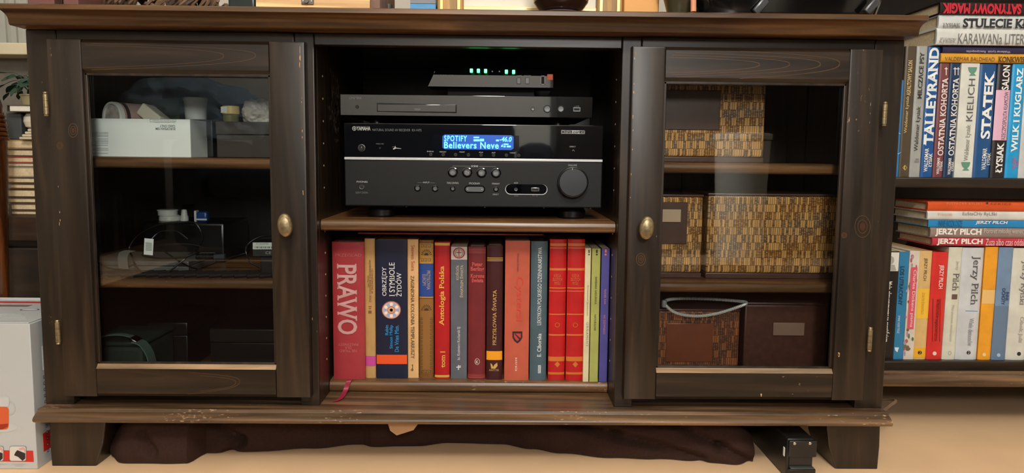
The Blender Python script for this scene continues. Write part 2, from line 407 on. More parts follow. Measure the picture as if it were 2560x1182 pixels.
# shelf pins and pin holes on the partitions
PIN = pm('bare_pin_hole', (196, 178, 150), 0.5, var=0)
for xs, sg in ((PL, 1), (PR, -1)):
    for k in range(14):
        z = 0.165+0.036*k
        if abs(z-ZS) < 0.02: continue
        put('pin_hole', lathe(bm_(), [(0.0016, 0.0), (0.0016, 0.0004)], (xs if sg > 0 else xs-0.0004, 0.055, z), 0, 10), PIN, cab)
# doors
SILL = wood('worn_lit_wood', 0, (96, 78, 58), (140, 118, 92), (176, 154, 126), rough=0.3)  # worn ledge wood, painted paler for the light falling on it
def door(x0, x1, gx0, gx1, z0, z1, gz0, gz1, hinge_left):
    yf, yb = -0.0185, -0.0006
    bead = bm_()
    for a in ((gx0-0.0005, gx0+0.004, gz0, gz1), (gx1-0.004, gx1+0.0005, gz0, gz1), (gx0, gx1, gz0-0.0005, gz0+0.004), (gx0, gx1, gz1-0.004, gz1+0.0005)):
        box(bead, a[0], a[1], -0.0125, -0.0065, a[2], a[3], 0.0008)
    d = put('door', bead, WZ, cab, label='glazed cabinet door hinged on the '+('left' if hinge_left else 'right'))
    def stile(xa, xb):
        bm = bm_(); box(bm, xa, xb, yf, yb, z0, z1)
        es = [e for e in bm.edges if max(v.co.y for v in e.verts) < yf+1e-5]
        bmesh.ops.bevel(bm, geom=es, offset=0.0032, segments=2, profile=0.6, affect='EDGES'); put('stile', bm, WZ, d)
    stile(x0, gx0); stile(gx1, x1)
    for za, zb in ((z0, gz0), (gz1, z1)):
        bm = bm_(); box(bm, gx0+0.0004, gx1-0.0004, yf+0.0003, yb, za, zb)
        es = [e for e in bm.edges if max(v.co.y for v in e.verts) < yf+1e-3 and abs(e.verts[0].co.z-e.verts[1].co.z) < 1e-5]
        bmesh.ops.bevel(bm, geom=es, offset=0.0055, segments=1, affect='EDGES'); put('rail', bm, WX, d)
    put('glazing_sill', prism(bm_(), [(-0.0190, gz0-0.0052), (-0.0128, gz0+0.0014), (-0.0066, gz0+0.0022), (-0.0066, gz0-0.0052)], 0, gx0+0.0002, gx1-0.0002), SILL, d, label='worn edge below the glass, painted pale as if lit from above')
    put('glass_pane', box(bm_(), gx0-0.003, gx1+0.003, -0.0062, -0.0030, gz0-0.003, gz1+0.003), GLASS, d, label='clear glass pane reflecting the room', smooth=False)
    return d
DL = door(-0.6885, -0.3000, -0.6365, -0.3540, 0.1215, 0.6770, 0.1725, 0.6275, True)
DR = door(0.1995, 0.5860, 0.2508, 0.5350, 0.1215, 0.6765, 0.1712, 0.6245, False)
def knob(px, py, d, tilt):
    c = at(px, py, -0.045); bm = bm_()
    lathe(bm, [(0.0042, 0.026), (0.0040, 0.012), (0.0058, 0.008), (0.0100, 0.0055), (0.0112, 0.0020), (0.0104, -0.0022), (0.0080, -0.0050), (0.0042, -0.0066), (0.0008, -0.0070)],
          (c.x, c.y, c.z), 1, 28, 1.0, 1.62)
    xf(bm, rot_about(c, tilt, 'Y')); put('knob', bm, BRASS, d, label='oval aged brass knob')
CHIP = pm('bare_chipped_wood', (206, 164, 112), 0.6, var=0.1); KNOT = pm('dark_knot', (66, 40, 27), 0.35, var=0.3, scale=120); GRAIN = pm('warm_grain_streak', (86, 62, 38), 0.35, var=0.2)
rch = random.Random(11)
def chips(d, x, y0, y1, n, w=2.0, hmax=16, lean=0.0):
    for i in range(n):
        y = rch.uniform(y0, y1); h_ = rch.uniform(2, hmax); xx = x+lean*(y-y0)+rch.uniform(-1, 1); ww = rch.uniform(0.5, 1)*w
        shape(d, [[(xx, y), (xx+ww, y+h_*0.2), (xx+ww*0.8, y+h_), (xx-ww*0.2, y+h_*0.7)]], -0.0186, CHIP, 'worn_chip', off=0.0003)
chips(DL, 749, 108, 170, 4, 2, 30, 0.01); chips(DL, 754, 200, 480, 6, 1.6, 9, 0.01); chips(DL, 144, 420, 560, 4, 2, 12, 0.04)
chips(DR, 1587, 122, 230, 7, 2, 9, -0.03); chips(DR, 1583, 260, 560, 6, 1.8, 7, -0.03); chips(DR, 2096, 868, 884, 2, 4, 12); chips(DR, 1902, 983, 988, 2, 4, 5)
for d_, kx, ky, ra, rb in ((DR, 2156, 566, 20, 28), (DR, 2110, 588, 7, 7), (DR, 1602, 648, 12, 16), (DL, 183, 326, 12, 18), (DL, 150, 364, 8, 9)):
    shape(d_, ring(kx, ky, ra, rb, 1.6, 24)+ring(kx, ky, ra*0.62, rb*0.62, 1.4, 20), -0.0186, GRAIN, 'knot_ring', off=0.0003); shape(d_, [ell(kx, ky, ra*0.36, rb*0.36, 14)], -0.0186, KNOT, 'knot', off=0.0003)
def cathedral(d_, x0, xa, yt, ym, yb, t=1.3, n=26):
    up = []
    for i in range(n+1):
        u = -1+2*i/n; up.append((xa-(xa-x0)*abs(u)**2.2, (ym+(yt-ym)*abs(u)**0.8) if u < 0 else (ym+(yb-ym)*abs(u)**0.8)))
    shape(d_, [[up[i], up[i+1], (up[i+1][0]-t*1.6, up[i+1][1]+t*(0.9 if i < n/2 else -0.9)), (up[i][0]-t*1.6, up[i][1]+t*(0.9 if i < n/2 else -0.9))] for i in range(n)], -0.0182, GRAIN, 'grain_line', off=0.0003)
for a_ in ((1690, 2052, 131, 160, 193), (1680, 1975, 137, 160, 188), (1675, 1900, 143, 161, 183), (1850, 2100, 128, 158, 197)): cathedral(DR, *a_)
for a_ in ((215, 560, 112, 140, 170), (230, 640, 108, 138, 175)): cathedral(DL, *a_, t=0.9)
for a_ in ((470, 600, 930, 952, 985), (500, 590, 938, 955, 978)): cathedral(DL, *a_, t=0.9)
knob(712, 563, DL, -4); knob(1617, 570, DR, 5)
def hinge(px, py0, py1, d):
    a, b = at(px, py0, -0.020), at(px, py1, -0.020); h = a.z-b.z; r = 0.0036
    prof = [(0.0008, 0), (0.0030, .015), (0.0034, .05), (0.0026, .08), (r, .10), (r, .36), (0.0030, .37), (r, .38), (r, .62), (0.0030, .63), (r, .64), (r, .88), (0.0026, .91), (0.0034, .95), (0.0028, .985), (0.0008, 1.0)]
    bm = lathe(bm_(), [(q, t*h) for q, t in prof], (b.x, -0.0195, b.z), 2, 14); put('hinge', bm, BRASS, d)
hinge(116, 229, 291, DL); hinge(146, 799, 861, DL); hinge(2210, 254, 316, DR); hinge(2173, 817, 879, DR)

# ------------------------------------------------------------------ audio equipment in the open middle
BLKG = pm('gloss_black_acrylic', (5, 6, 8), 0.03, spec=1.0, var=0)
BLKS = pm('satin_black_metal', (10, 10, 11), 0.5, spec=0.35, var=0.06, scale=200)
BLKP = pm('black_plastic', (14, 14, 15), 0.3, var=0)
BLKM = pm('matt_black', (9, 9, 10), 0.7, var=0)
BLKD = pm('mirror_black_acrylic', (6, 7, 8), 0.03, spec=0.95, var=0)
SILV = pm('brushed_silver', (206, 208, 210), 0.3, 0.35, var=0.05, scale=300)
STEEL = pm('chrome_steel', (200, 200, 198), 0.18, 1.0, var=0)
GREYB = pm('grey_button', (92, 94, 96), 0.35, 0.3, var=0)
PRINT = pm('pale_print', (170, 172, 172), 0.6, var=0)
PRINTD = pm('dim_print', (104, 106, 106), 0.6, var=0)
VFD = pm('vfd_segments', (90, 228, 255), 0.5, var=0, emit=1.9)
VFDG = pm('vfd_glow', (0, 74, 176), 0.3, var=0, emit=0.36)
LED = pm('green_led', (60, 255, 110), 0.4, var=0, emit=7.0)
ORNG = pm('orange_square', (226, 96, 32), 0.5, var=0)
YR = 0.060
rx0, rx1, rz0, rz1 = -0.2577, 0.1680, 0.4230, 0.5590
rec = thing('av_receiver', ((rx0+rx1)/2, YR, ZS), 'black AV receiver with lit blue display and round volume knob on the middle shelf', 'receiver')
zmid = at(1180, 399, YR).z
B('chassis', rx0+0.004, rx1-0.004, YR+0.012, YR+0.31, rz0+0.002, rz1-0.003, BLKM, rec)
B('lower_panel', rx0, rx1, YR, YR+0.0125, rz0, zmid-0.0022, BLKS, rec, b=0.002)
B('upper_panel', rx0, rx1, YR-0.0008, YR+0.0125, zmid+0.0026, rz1, BLKG, rec, b=0.0012, label='glossy black upper fascia')
B('silver_strip', rx0, rx1, YR-0.0016, YR+0.010, zmid-0.0021, zmid+0.0025, SILV, rec, b=0.0012, label='silver trim strip')
for px in (952, 1432):
    for yy in (0.045, 0.25):
        c = at(px, 530, YR+0.035); put('foot', lathe(bm_(), [(0.020, 0), (0.0225, 0.003), (0.0225, 0.012), (0.018, 0.0215)], (c.x, YR+yy, ZS+0.0002), 2, 24), BLKP, rec)
for px in (1015, 1212, 1360, 1477):
    c = at(px, 521, YR); put('screw', lathe(bm_(), [(0.0022, 0), (0.0018, 0.0012)], (c.x, YR+0.006, rz0-0.0011), 2, 10), STEEL, rec)
YU = YR-0.0008
disp = shape(rec, [[(1083, 335), (1298, 339), (1298, 379), (1083, 375)]], YU, pm('display_window', (8, 10, 20), 0.08, var=0), 'display', off=0.0003)
shape(disp, [[(1106, 340), (1112, 336), (1278, 338), (1284, 342), (1284, 371), (1278, 375), (1112, 373), (1106, 369)]], YU, VFDG, 'display_glow', off=0.0005)
text(disp, 'SPOTIFY', (1111, 339, 1167, 353), YU, VFD, bold=0.012, sp=1.2, name='display_lettering', off=0.0009)
text(disp, 'Believers Neve', (1111, 355, 1246, 371), YU, VFD, bold=0.012, sp=1.1, name='display_lettering', off=0.0009)
text(disp, '-46.0', (1249, 342, 1279, 354), YU, VFD, bold=0.012, shear=0.2, name='display_lettering', off=0.0009)
shape(disp, [[(1184, 342), (1198, 342), (1198, 345), (1184, 345)], [(1184, 348), (1199, 348), (1199, 353), (1184, 353)], [(1200, 347), (1210, 347), (1210, 353), (1200, 353)],
             [(1240, 349), (1247, 349), (1247, 353), (1240, 353)], [(1253, 364), (1257, 360), (1257, 367), (1253, 367)], [(1259, 359), (1271, 359), (1271, 362), (1259, 362)], [(1259, 364), (1264, 364), (1264, 368), (1259, 368)], [(1267, 364), (1277, 364), (1277, 368), (1267, 368)]], YU, VFD, 'display_icon', off=0.0009)
text(rec, 'YAMAHA', (892, 316, 926, 326), YU, PRINT, bold=0.03, name='maker_lettering')
shape(rec, ring(886, 321, 5.5, 5.5, 1.2)+[[(885.4, 317), (886.6, 317), (886.6, 325), (885.4, 325)], [(882.5, 323), (883.2, 322), (889.5, 319), (889, 320)], [(882.5, 319), (889, 322), (889.5, 323), (883, 320)]], YU, PRINT, 'emblem')
text(rec, 'NATURAL SOUND AV RECEIVER  RX-V475', (932, 322, 1053, 328), YU, PRINTD, name='model_lettering')
shape(rec, [[(1403, 325), (1462, 326), (1462, 327), (1403, 326)], [(1403, 333), (1462, 334), (1462, 335), (1403, 334)], [(1403, 325), (1404, 325), (1404, 335), (1403, 335)], [(1461, 326), (1462, 326), (1462, 335), (1461, 335)], [(1430, 326.5), (1449, 326.8), (1449, 333.6), (1430, 333.2)]], YU, PRINT, 'badge_frame')
text(rec, 'CINEMA', (1405, 327.5, 1429, 332.5), YU, PRINT, name='badge_lettering', off=0.0008)
text(rec, 'DSP', (1432, 328, 1448, 333), YU, BLKM, bold=0.02, shear=0.2, name='badge_lettering', off=0.0009)
text(rec, '3D', (1451, 328.5, 1460, 333), YU, PRINT, name='badge_lettering', off=0.0008)
def knobby(parent, name, px, py, rpx, Y, h, mat, seg=20, rim=None, rimw=1.45):
    c = at(px, py, Y); k = (Y-CAM.y)/F; r = rpx*k
    if rim: put(name+'_ring', lathe(bm_(), [(r*rimw, 0.001), (r*rimw, -0.0006), (r*rimw*0.86, -0.0008), (r*1.06, 0.0006)], (c.x, Y, c.z), 1, seg), rim, parent)
    return put(name, lathe(bm_(), [(r, 0.002), (r, -h*0.8), (r*0.9, -h), (r*0.2, -h*0.93)], (c.x, Y, c.z), 1, seg), mat, parent)
knobby(rec, 'power_button', 904, 369.5, 7.5, YU, 0.0025, BLKS, rim=GREYB, rimw=1.2)
text(rec, '|', (903.5, 366, 904.7, 370), YU-0.0025, PRINT, name='power_symbol')
knobby(rec, 'sensor', 950, 370, 2.5, YU, 0.0006, BLKM)
text(rec, 'YPAO MIC', (940, 358, 960, 361), YU, PRINTD, name='control_lettering')
shape(rec, [[(982, 372), (986, 369), (988, 364), (990, 369), (1003, 371), (1003, 372), (990, 371), (984, 374)], [(980, 368), (984, 366), (984, 367)]], YU, PRINT, 'emblem')
for i, px in enumerate((1077, 1108, 1139, 1171, 1203, 1234, 1266, 1297)):
    py = 386+i*0.35; knobby(rec, 'small_button', px, py, 3.2, YU, 0.001, BLKS, 12, GREYB, 1.25)
for s, a in (('INFO', (1068, 377, 1084, 380)), ('MEMORY', (1099, 378, 1116, 381)), ('PRESET', (1149, 378.5, 1162, 381.5)), ('FM', (1198, 379.5, 1207, 382.5)), ('AM', (1229, 380, 1238, 383)), ('TUNING', (1274, 380.5, 1288, 383.5)), ('DIRECT', (1424, 365, 1439, 368))):
    text(rec, s, a, YU, PRINT, name='control_lettering')
shape(rec, [[(1430, 377), (1433, 373), (1437, 378), (1436, 378.5), (1433, 375), (1430.5, 378)]], YU, PRINTD, 'indicator')
# lower fascia
YL = YR
for i, (px, py, s) in enumerate(((1132, 430.5, 'BD\nDVD'), (1168, 431, 'TV'), (1204, 432, 'NET'), (1240, 432.5, 'RADIO'))):
    b_ = knobby(rec, 'scene_button', px, py, 8.2, YL, 0.003, GREYB, 24, BLKG, 1.55); text(b_, s, (px-5, py-3, px+5, py+3), YL-0.003, PRINT, name='button_lettering')
text(rec, 'SCENE', (1178, 413, 1195, 417.5), YL, PRINT, bold=0.02, name='control_lettering')
shape(rec, [[(1131, 414.3), (1176, 414.8), (1176, 415.8), (1131, 415.3)], [(1197, 415.2), (1240, 415.6), (1240, 416.6), (1197, 416.2)]], YL, PRINTD, 'control_line')
text(rec, 'VOLUME', (1420, 411, 1442, 415), YL, PRINT, name='control_lettering')
c = at(1431, 455, YL); k = (YL-CAM.y)/F; r = 38*k
vk = put('volume_knob', lathe(bm_(), [(r, 0), (r, -0.012), (r*0.985, -0.0135), (r*0.93, -0.0142), (r*0.90, -0.0135), (r*0.885, -0.0132)], (c.x, YL, c.z), 1, 64), BLKP, rec)
put('knob_face', lathe(bm_(), [(r*0.885, -0.0125), (r*0.885, -0.0133), (r*0.45, -0.01335), (r*0.02, -0.0134)], (c.x, YL, c.z), 1, 64), pm('spun_graphite_metal', (70, 71, 73), 0.34, 0.9, var=0), vk)
shape(vk, [[(1430.3, 420), (1431.7, 420), (1431.7, 425), (1430.3, 425)]], YL-0.0142, PRINT, 'pointer_mark')
for px, py in ((1044, 470.5), (1088, 471.5)): knobby(rec, 'input_button', px, py, 5.2, YL, 0.002, GREYB, 18, BLKG, 1.6)
text(rec, 'INPUT', (1058, 454, 1074, 458), YL, PRINT, name='control_lettering')
shape(rec, [[(1044, 456), (1057, 456.2), (1057, 457), (1044, 456.8)], [(1075, 456.4), (1088, 456.6), (1088, 457.4), (1075, 457.2)]], YL, PRINTD, 'control_line')
text(rec, 'TONE CONTROL', (1117, 455, 1147, 459.5), YL, PRINT, name='control_lettering')
knobby(rec, 'tone_button', 1132, 471.5, 4, YL, 0.002, GREYB, 18, BLKG, 1.7)
text(rec, 'PROGRAM', (1173, 456, 1199, 460.5), YL, PRINT, name='control_lettering')
text(rec, 'STRAIGHT', (1230, 457, 1249, 461), YL, PRINT, name='control_lettering'); text(rec, 'DIRECT', (1232, 484, 1247, 487.5), YL, PRINT, name='control_lettering')
knobby(rec, 'straight_button', 1240, 473, 4, YL, 0.002, GREYB, 18, BLKG, 1.7)
def pill(parent, name, px0, py0, px1, py1, Y, h, mat):
    x0, x1, z0, z1 = rect(px0, py0, px1, py1, Y); rr = (z1-z0)/2; zc = (z0+z1)/2; pts = []
    for i in range(13): t = math.pi/2+math.pi*i/12; pts.append((x0+rr+rr*math.cos(t), zc+rr*math.sin(t)))
    for i in range(13): t = -math.pi/2+math.pi*i/12; pts.append((x1-rr+rr*math.cos(t), zc+rr*math.sin(t)))
    return put(name, prism(bm_(), pts, 1, Y-h, Y+0.001), mat, parent)
pill(rec, 'program_bezel', 1161, 463.5, 1213, 482, YL, 0.0006, BLKG); pb = pill(rec, 'program_rocker', 1164, 466.5, 1210, 479, YL, 0.0022, GREYB)
shape(pb, [[(1167, 472.5), (1170, 470.5), (1170, 474.5)], [(1207, 473), (1204, 471), (1204, 475)]], YL-0.0022, PRINT, 'arrow_mark')
pill(rec, 'aux_rim', 1263, 460.5, 1368.5, 486.5, YL, 0.0005, SILV); pill(rec, 'aux_bay', 1264.5, 460.5, 1367, 484.5, YL, 0.0010, BLKG)
knobby(rec, 'aux_jack', 1290, 473, 4.3, YL-0.001, 0.0012, STEEL, 18); knobby(rec, 'jack_hole', 1290, 473, 2.2, YL-0.0023, 0.0003, BLKM, 12)
x0, x1, z0, z1 = rect(1328, 469, 1348, 478, YL); B('usb_port', x0, x1, YL-0.0022, YL, z0, z1, STEEL, rec, b=0.0003)
x0, x1, z0, z1 = rect(1330, 471, 1346, 476, YL); B('usb_slot', x0, x1, YL-0.0026, YL-0.001, z0, z1, BLKM, rec, b=0)
text(rec, 'AUX', (1285, 455, 1295, 459), YL, PRINT, name='control_lettering'); text(rec, 'AUDIO', (1285, 487, 1296, 491), YL, PRINTD, name='control_lettering'); text(rec, '5V = 1A', (1331, 487, 1344, 491), YL, PRINTD, name='control_lettering')
knobby(rec, 'phones_jack', 904.5, 467, 6.6, YL, 0.0022, STEEL, 22); knobby(rec, 'jack_hole', 904.5, 467, 4.2, YL-0.0024, 0.0004, BLKM, 16)
text(rec, 'PHONES', (892, 452, 919, 456.5), YL, PRINT, name='control_lettering'); text(rec, 'SILENT CINEMA', (889, 479, 920, 483.5), YL, PRINTD, name='control_lettering')

# disc player on top of the receiver
YD = 0.072
dx0, dx1, dz0, dz1 = rect(850, 238, 1482, 292, YD)
dvd = thing('disc_player', ((dx0+dx1)/2, YD, rz1), 'slim glossy black disc player lying on the receiver', 'disc player')
B('front_panel', dx0, dx1, YD, YD+0.006, dz0, dz1, BLKD, dvd, b=0.001)
B('casing', dx0+0.003, dx1-0.003, YD+0.006, YD+0.26, dz0+0.001, dz1-0.001, BLKM, dvd)
for px in (930, 1400):
    for yy in (0.05, 0.2): c = at(px, 296, YD); put('foot', lathe(bm_(), [(0.012, 0), (0.013, 0.002), (0.011, dz0+0.002-rz1)], (c.x, YD+yy, rz1+0.0001), 2, 18), BLKP, dvd)
tray = shape(dvd, [[(942, 257), (1142, 262), (1142, 283), (942, 279)]], YD, BLKM, 'tray_slot', off=0.0003)
x0, x1, z0, z1 = rect(944, 261, 1140, 280, YD); B('disc_tray', x0, x1, YD-0.0016, YD, z0, z1, BLKG, dvd, b=0.0008)
shape(dvd, [[(1034, 271.5), (1054, 272), (1050, 274), (1038, 273.7)], [(1036, 275), (1052, 275.3), (1052, 276), (1036, 275.7)]], YD-0.0016, PRINTD, 'disc_emblem')
text(dvd, 'YAMAHA', (880, 242, 904, 248), YD, PRINTD, bold=0.02, name='maker_lettering'); shape(dvd, ring(876, 245, 3.5, 3.5, 1, 14), YD, PRINTD, 'emblem')
for px, rr in ((1332, 4), (1368, 7.5), (1402, 7)): knobby(dvd, 'button', px, 272.5, rr, YD, 0.002, GREYB, 18, BLKM, 1.3)
knobby(dvd, 'sensor', 893, 267, 4.5, YD, 0.0008, BLKS, 16)
x0, x1, z0, z1 = rect(1433, 268, 1451, 279, YD); B('usb_port', x0, x1, YD-0.0006, YD+0.001, z0, z1, GREYB, dvd, b=0.0002)
x0, x1, z0, z1 = rect(1435, 270.5, 1449, 276, YD); B('usb_slot', x0, x1, YD-0.0009, YD, z0, z1, BLKM, dvd, b=0)
text(dvd, 'USB', (1437, 264, 1448, 267), YD, PRINTD, name='control_lettering')

# router on top of the disc player
YF = 0.085
fz0 = at(1230, 217.5, YF).z; fz1 = at(1230, 163, YF).z
p = [at(1070, 216, YF).x, at(1383, 216, YF).x]
rout = thing('internet_router', ((p[0]+p[1])/2, YF, dz1), 'glossy black internet router with a row of green lights on the disc player', 'router')
zk = at(1230, 188, YF).z; SLP = 0.016/(fz1-zk)           # lower front upright, upper front leaning back
def rbody(za, zb, ya, yb, xl_a, xl_b):
    bm = bm_(); x1 = p[1]; yk = YF+0.17
    A = [bm.verts.new(q) for q in ((xl_a, ya, za), (x1, ya, za), (x1, yk, za), (xl_a, yk, za))]; C = [bm.verts.new(q) for q in ((xl_b, yb, zb), (x1, yb, zb), (x1, yk, zb), (xl_b, yk, zb))]
    bm.faces.new(A[::-1]); bm.faces.new(C)
    for i in range(4): bm.faces.new((A[i], A[(i+1) % 4], C[(i+1) % 4], C[i]))
    return bm
put('front_band', rbody(fz0, zk-0.0002, YF, YF, p[0], p[0]+0.009), BLKD, rout); put('router_body', rbody(zk, fz1, YF, YF+0.016, p[0]+0.009, p[0]+0.016), BLKG, rout)
B('stand', p[0]+0.03, p[1]-0.03, YF+0.03, YF+0.15, dz1+0.0001, fz0+0.0005, BLKM, rout)
t_ = text(rout, 'FunBox 3.0', (1085, 178, 1133, 188), YF, PRINT, name='maker_lettering')
for v in t_.data.vertices: v.co.y += SLP*v.co.z
for px, py in ((1178.5, 176.5), (1196, 177), (1214, 177.5), (1266, 179.5), (1284, 180)):
    x0, x1, z0, z1 = rect(px-3.6, py-4.8, px+3.6, py+4.8, YF+0.006); yl = YF+SLP*((z0+z1)/2-zk); B('indicator_light', x0, x1, yl-0.0035, yl+0.003, z0, z1, LED, rout, b=0.0008, label='lit green indicator')
for px in (1231, 1248.5): knobby(rout, 'unlit_indicator', px, 178.5, 2, YF+SLP*(at(px, 178.5, YF).z-zk), 0.0015, GREYB, 10)
def frame_px(parent, a, t, Y, mat, name):
    x0, y0, x1, y1 = a
    shape(parent, [[(x0, y0), (x1, y0), (x1, y0+t), (x0, y0+t)], [(x0, y1-t), (x1, y1-t), (x1, y1), (x0, y1)], [(x0, y0), (x0+t, y0), (x0+t, y1), (x0, y1)], [(x1-t, y0), (x1, y0), (x1, y1), (x1-t, y1)]], Y, mat, name)
for px in (1297, 1318): x0, x1, z0, z1 = rect(px-5, 194, px+5, 210, YF); B('button', x0, x1, YF-0.0012, YF, z0, z1, BLKP, rout, b=0.001)
text(rout, 'WPS', (1291, 188, 1304, 191.5), YF, PRINT, name='control_lettering'); text(rout, 'ON/OFF', (1310, 188, 1327, 191.5), YF, PRINT, name='control_lettering')
frame_px(rout, (1351, 189, 1363, 212), 1.8, YF, PRINT, 'usb_port')
x0, x1, z0, z1 = rect(1353.5, 192, 1360.5, 209, YF); B('usb_slot', x0, x1, YF-0.001, YF, z0, z1, BLKM, rout, b=0)
B('orange_square', *rect(1368, 185.5, 1382, 200, YF)[:2], YF-0.0008, YF+0.001, *rect(1368, 185.5, 1382, 200, YF)[2:], ORNG, rout, b=0.0003, label='orange square logo')

# ------------------------------------------------------------------ books
PAGES = pm('cream_pages', (216, 196, 160), 0.8, var=0.16, scale=220)
def paint(c): return pm('ink_%d_%d_%d' % c, c, 0.45, var=0.0)
def cover(c, rough=0.38, var=0.10): return pm('cover_%d_%d_%d' % c, c, rough, var=var, scale=38, bump=0.05)
class Book: pass
def vbook(px0, px1, ptop, z0, Y, col, label, group, depth=0.15, ymid=None, rounded=True, rough=0.38, top_z=None, lean=0.0):
    """upright book; px0/px1 spine edges at mid height, ptop = top edge in the photo"""
    zt = at((px0+px1)/2, ptop, Y).z if top_z is None else top_z
    ym = ymid
    x0, x1 = at(px0, ym, Y).x+0.0003, at(px1, ym, Y).x-0.0003
    o = Book(); o.Y = Y; o.x0, o.x1, o.z0, o.z1 = x0, x1, z0, zt
    o.root = thing('book', ((x0+x1)/2, Y+depth/2, z0), label, 'book', group)
    bulge = min(0.0035, (x1-x0)*0.10) if rounded else 0.0005
    pw = 4 if rounded else 8
    o.fy = lambda x: Y + bulge*abs(min(1, max(-1, (x-(x0+x1)/2)/((x1-x0)/2))))**pw
    t = min(0.0026, (x1-x0)*0.12) if rounded else 0.0006
    out = [(x0, Y+depth)] + [(x0+(x1-x0)*i/16, o.fy(x0+(x1-x0)*i/16)) for i in range(17)] + [(x1, Y+depth), (x1-t, Y+depth), (x1-t, Y+bulge+t+0.001), (x0+t, Y+bulge+t+0.001), (x0+t, Y+depth)]
    put('cover', prism(bm_(), out, 2, z0, zt), cover(col, rough), o.root)
    ins = 0.003 if rounded else 0.0004
    B('page_block', x0+t+0.0001, x1-t-0.0001, Y+bulge+t+0.0012, Y+depth-ins, z0+ins, zt-ins, PAGES, o.root, b=0)
    return o
def T(bk, s, px, col, rot=90, **k):
    if bk.fy is None:                # lying book: keep the line of print inside the spine
        k_ = (bk.Y-CAM.y)/F; zc = at((px[0]+px[2])/2, (px[1]+px[3])/2, bk.Y).z; h = (px[3]-px[1])*k_/2
        hh = (bk.z1-bk.z0)*0.44; lo, hi = (bk.z0+bk.z1)/2-hh, (bk.z0+bk.z1)/2+hh
        h = min(h, hh); zc = min(max(zc, lo+h), hi-h); d0 = at((px[0]+px[2])/2, (px[1]+px[3])/2, bk.Y).z-zc
        cy = (px[1]+px[3])/2+d0/k_; px = (px[0], cy-h/k_, px[2], cy+h/k_)
    text(bk.root, s, px, bk.Y, paint(col), rot, fy=bk.fy, off=k.pop('off', 0.0011), **k)
def Bd(bk, px, col, name='cover_band', off=0.0005):
    """band printed across the spine of an upright book"""
    n = 10; ym = (px[1]+px[3])/2; k = (bk.Y-CAM.y)/F
    zc = at((px[0]+px[2])/2, ym, bk.Y).z; h = (px[3]-px[1])*k/2; xa, xb = at(px[0], ym, bk.Y).x, at(px[2], ym, bk.Y).x
    w = bk.x1-bk.x0
    if xb-xa > 0.7*w: xa, xb = bk.x0+0.0002, bk.x1-0.0002
    xa, xb = max(xa, bk.x0+0.0002), min(xb, bk.x1-0.0002); vs, fs = [], []
    for i in range(n+1): x = xa+(xb-xa)*i/n; vs += [(x, zc-h), (x, zc+h)]
    fs = [(2*i, 2*i+2, 2*i+3, 2*i+1) for i in range(n)]
    put(name, flat_bm(vs, fs, (0, bk.Y, 0), bk.fy, off), paint(col), bk.root, smooth=False)
def Sh(bk, polys, col, name='cover_emblem', off=0.0007): shape(bk.root, polys, bk.Y, paint(col), name, fy=bk.fy, off=off)
GB = 'books on the bottom middle shelf'
def mb(a, b, t, Y, col, label, **k): return vbook(a, b, t, ZBK+0.0002, Y, col, label, GB, ymid=780, **k)
gold = (206, 160, 74)
k = mb(831, 911, 605, 0.078, (158, 50, 56), 'thick faded red book PRAWO at the left end of the middle row', depth=0.17)
T(k, 'PRAWO', (843, 657, 893, 838), (196, 150, 148), -90, serif=1, bold=0.02)
T(k, 'PRZEGLAD', (838, 634, 904, 641), (178, 96, 96), 0); T(k, 'NIE TYLKO\nDLA\nMASZYNISTY', (845, 857, 896, 880), (190, 110, 106), 180)
k = mb(912.5, 938.5, 596, 0.087, (186, 146, 92), 'slim tan book with a magenta band in the middle row')
T(k, 'Leo Moulin\nŻYCIE CODZIENNE ZAKONNIKÓW\nW ŚREDNIOWIECZU', (918, 648, 933, 756), (92, 58, 30)); Bd(k, (913, 889, 938, 915), (196, 70, 150))
Sh(k, [[(921, 765), (929, 765), (929, 767), (921, 767)], [(922, 770), (928, 770), (928, 772), (922, 772)], [(921, 776), (929, 776), (929, 783), (921, 783)]], (120, 84, 50))
k = mb(940, 1018, 600, 0.085, (22, 26, 52), 'wide navy book OBRZĘDY I SYMBOLE ŻYDÓW with a round rosette', rounded=False, depth=0.16)
T(k, 'OBRZĘDY', (955, 666, 969, 740), (232, 232, 228), serif=1); T(k, 'I SYMBOLE', (973, 655, 987, 741), (232, 232, 228), serif=1); T(k, 'ŻYDÓW', (988, 680, 1004, 741), (232, 232, 228), serif=1)
T(k, 'Rabin', (963, 811, 971, 838), (60, 160, 226), serif=1); T(k, 'Simon Philip', (974, 811, 984, 872), (60, 160, 226), serif=1); T(k, 'De Vries Mzn.', (987, 811, 997, 880), (60, 160, 226), serif=1)
Bd(k, (940.5, 886, 1017.5, 910), (232, 84, 36))
cx, cy = 978.5, 774.5
Sh(k, [ell(cx, cy, 24, 22.5, 32)], (212, 176, 160), 'rosette_disc', 0.0006)
for i in range(12):
    a = i*30; Sh(k, [ell(cx+15.5*math.cos(math.radians(a)), cy+14.5*math.sin(math.radians(a)), 4.2, 4.2, 10)], (240, 226, 214) if i % 2 else (150, 170, 210), 'rosette_petal', 0.0009)
Sh(k, ring(cx, cy, 24, 22.5, 1.6, 28)+ring(cx, cy, 9.5, 9, 1.2, 20), (150, 70, 50), 'rosette_rim', 0.001)
Sh(k, [[(cx+7*math.cos(math.radians(a+b)), cy+7*math.sin(math.radians(a+b))) for b in (0, 120, 240)] for a in (30, 90)], (222, 140, 60), 'rosette_star', 0.0011)
k = mb(1019, 1046.5, 598, 0.089, (216, 172, 120), 'cream book ZAGINIONA KOLONIA TEMPLARIUSZY beside the navy book', rounded=False)
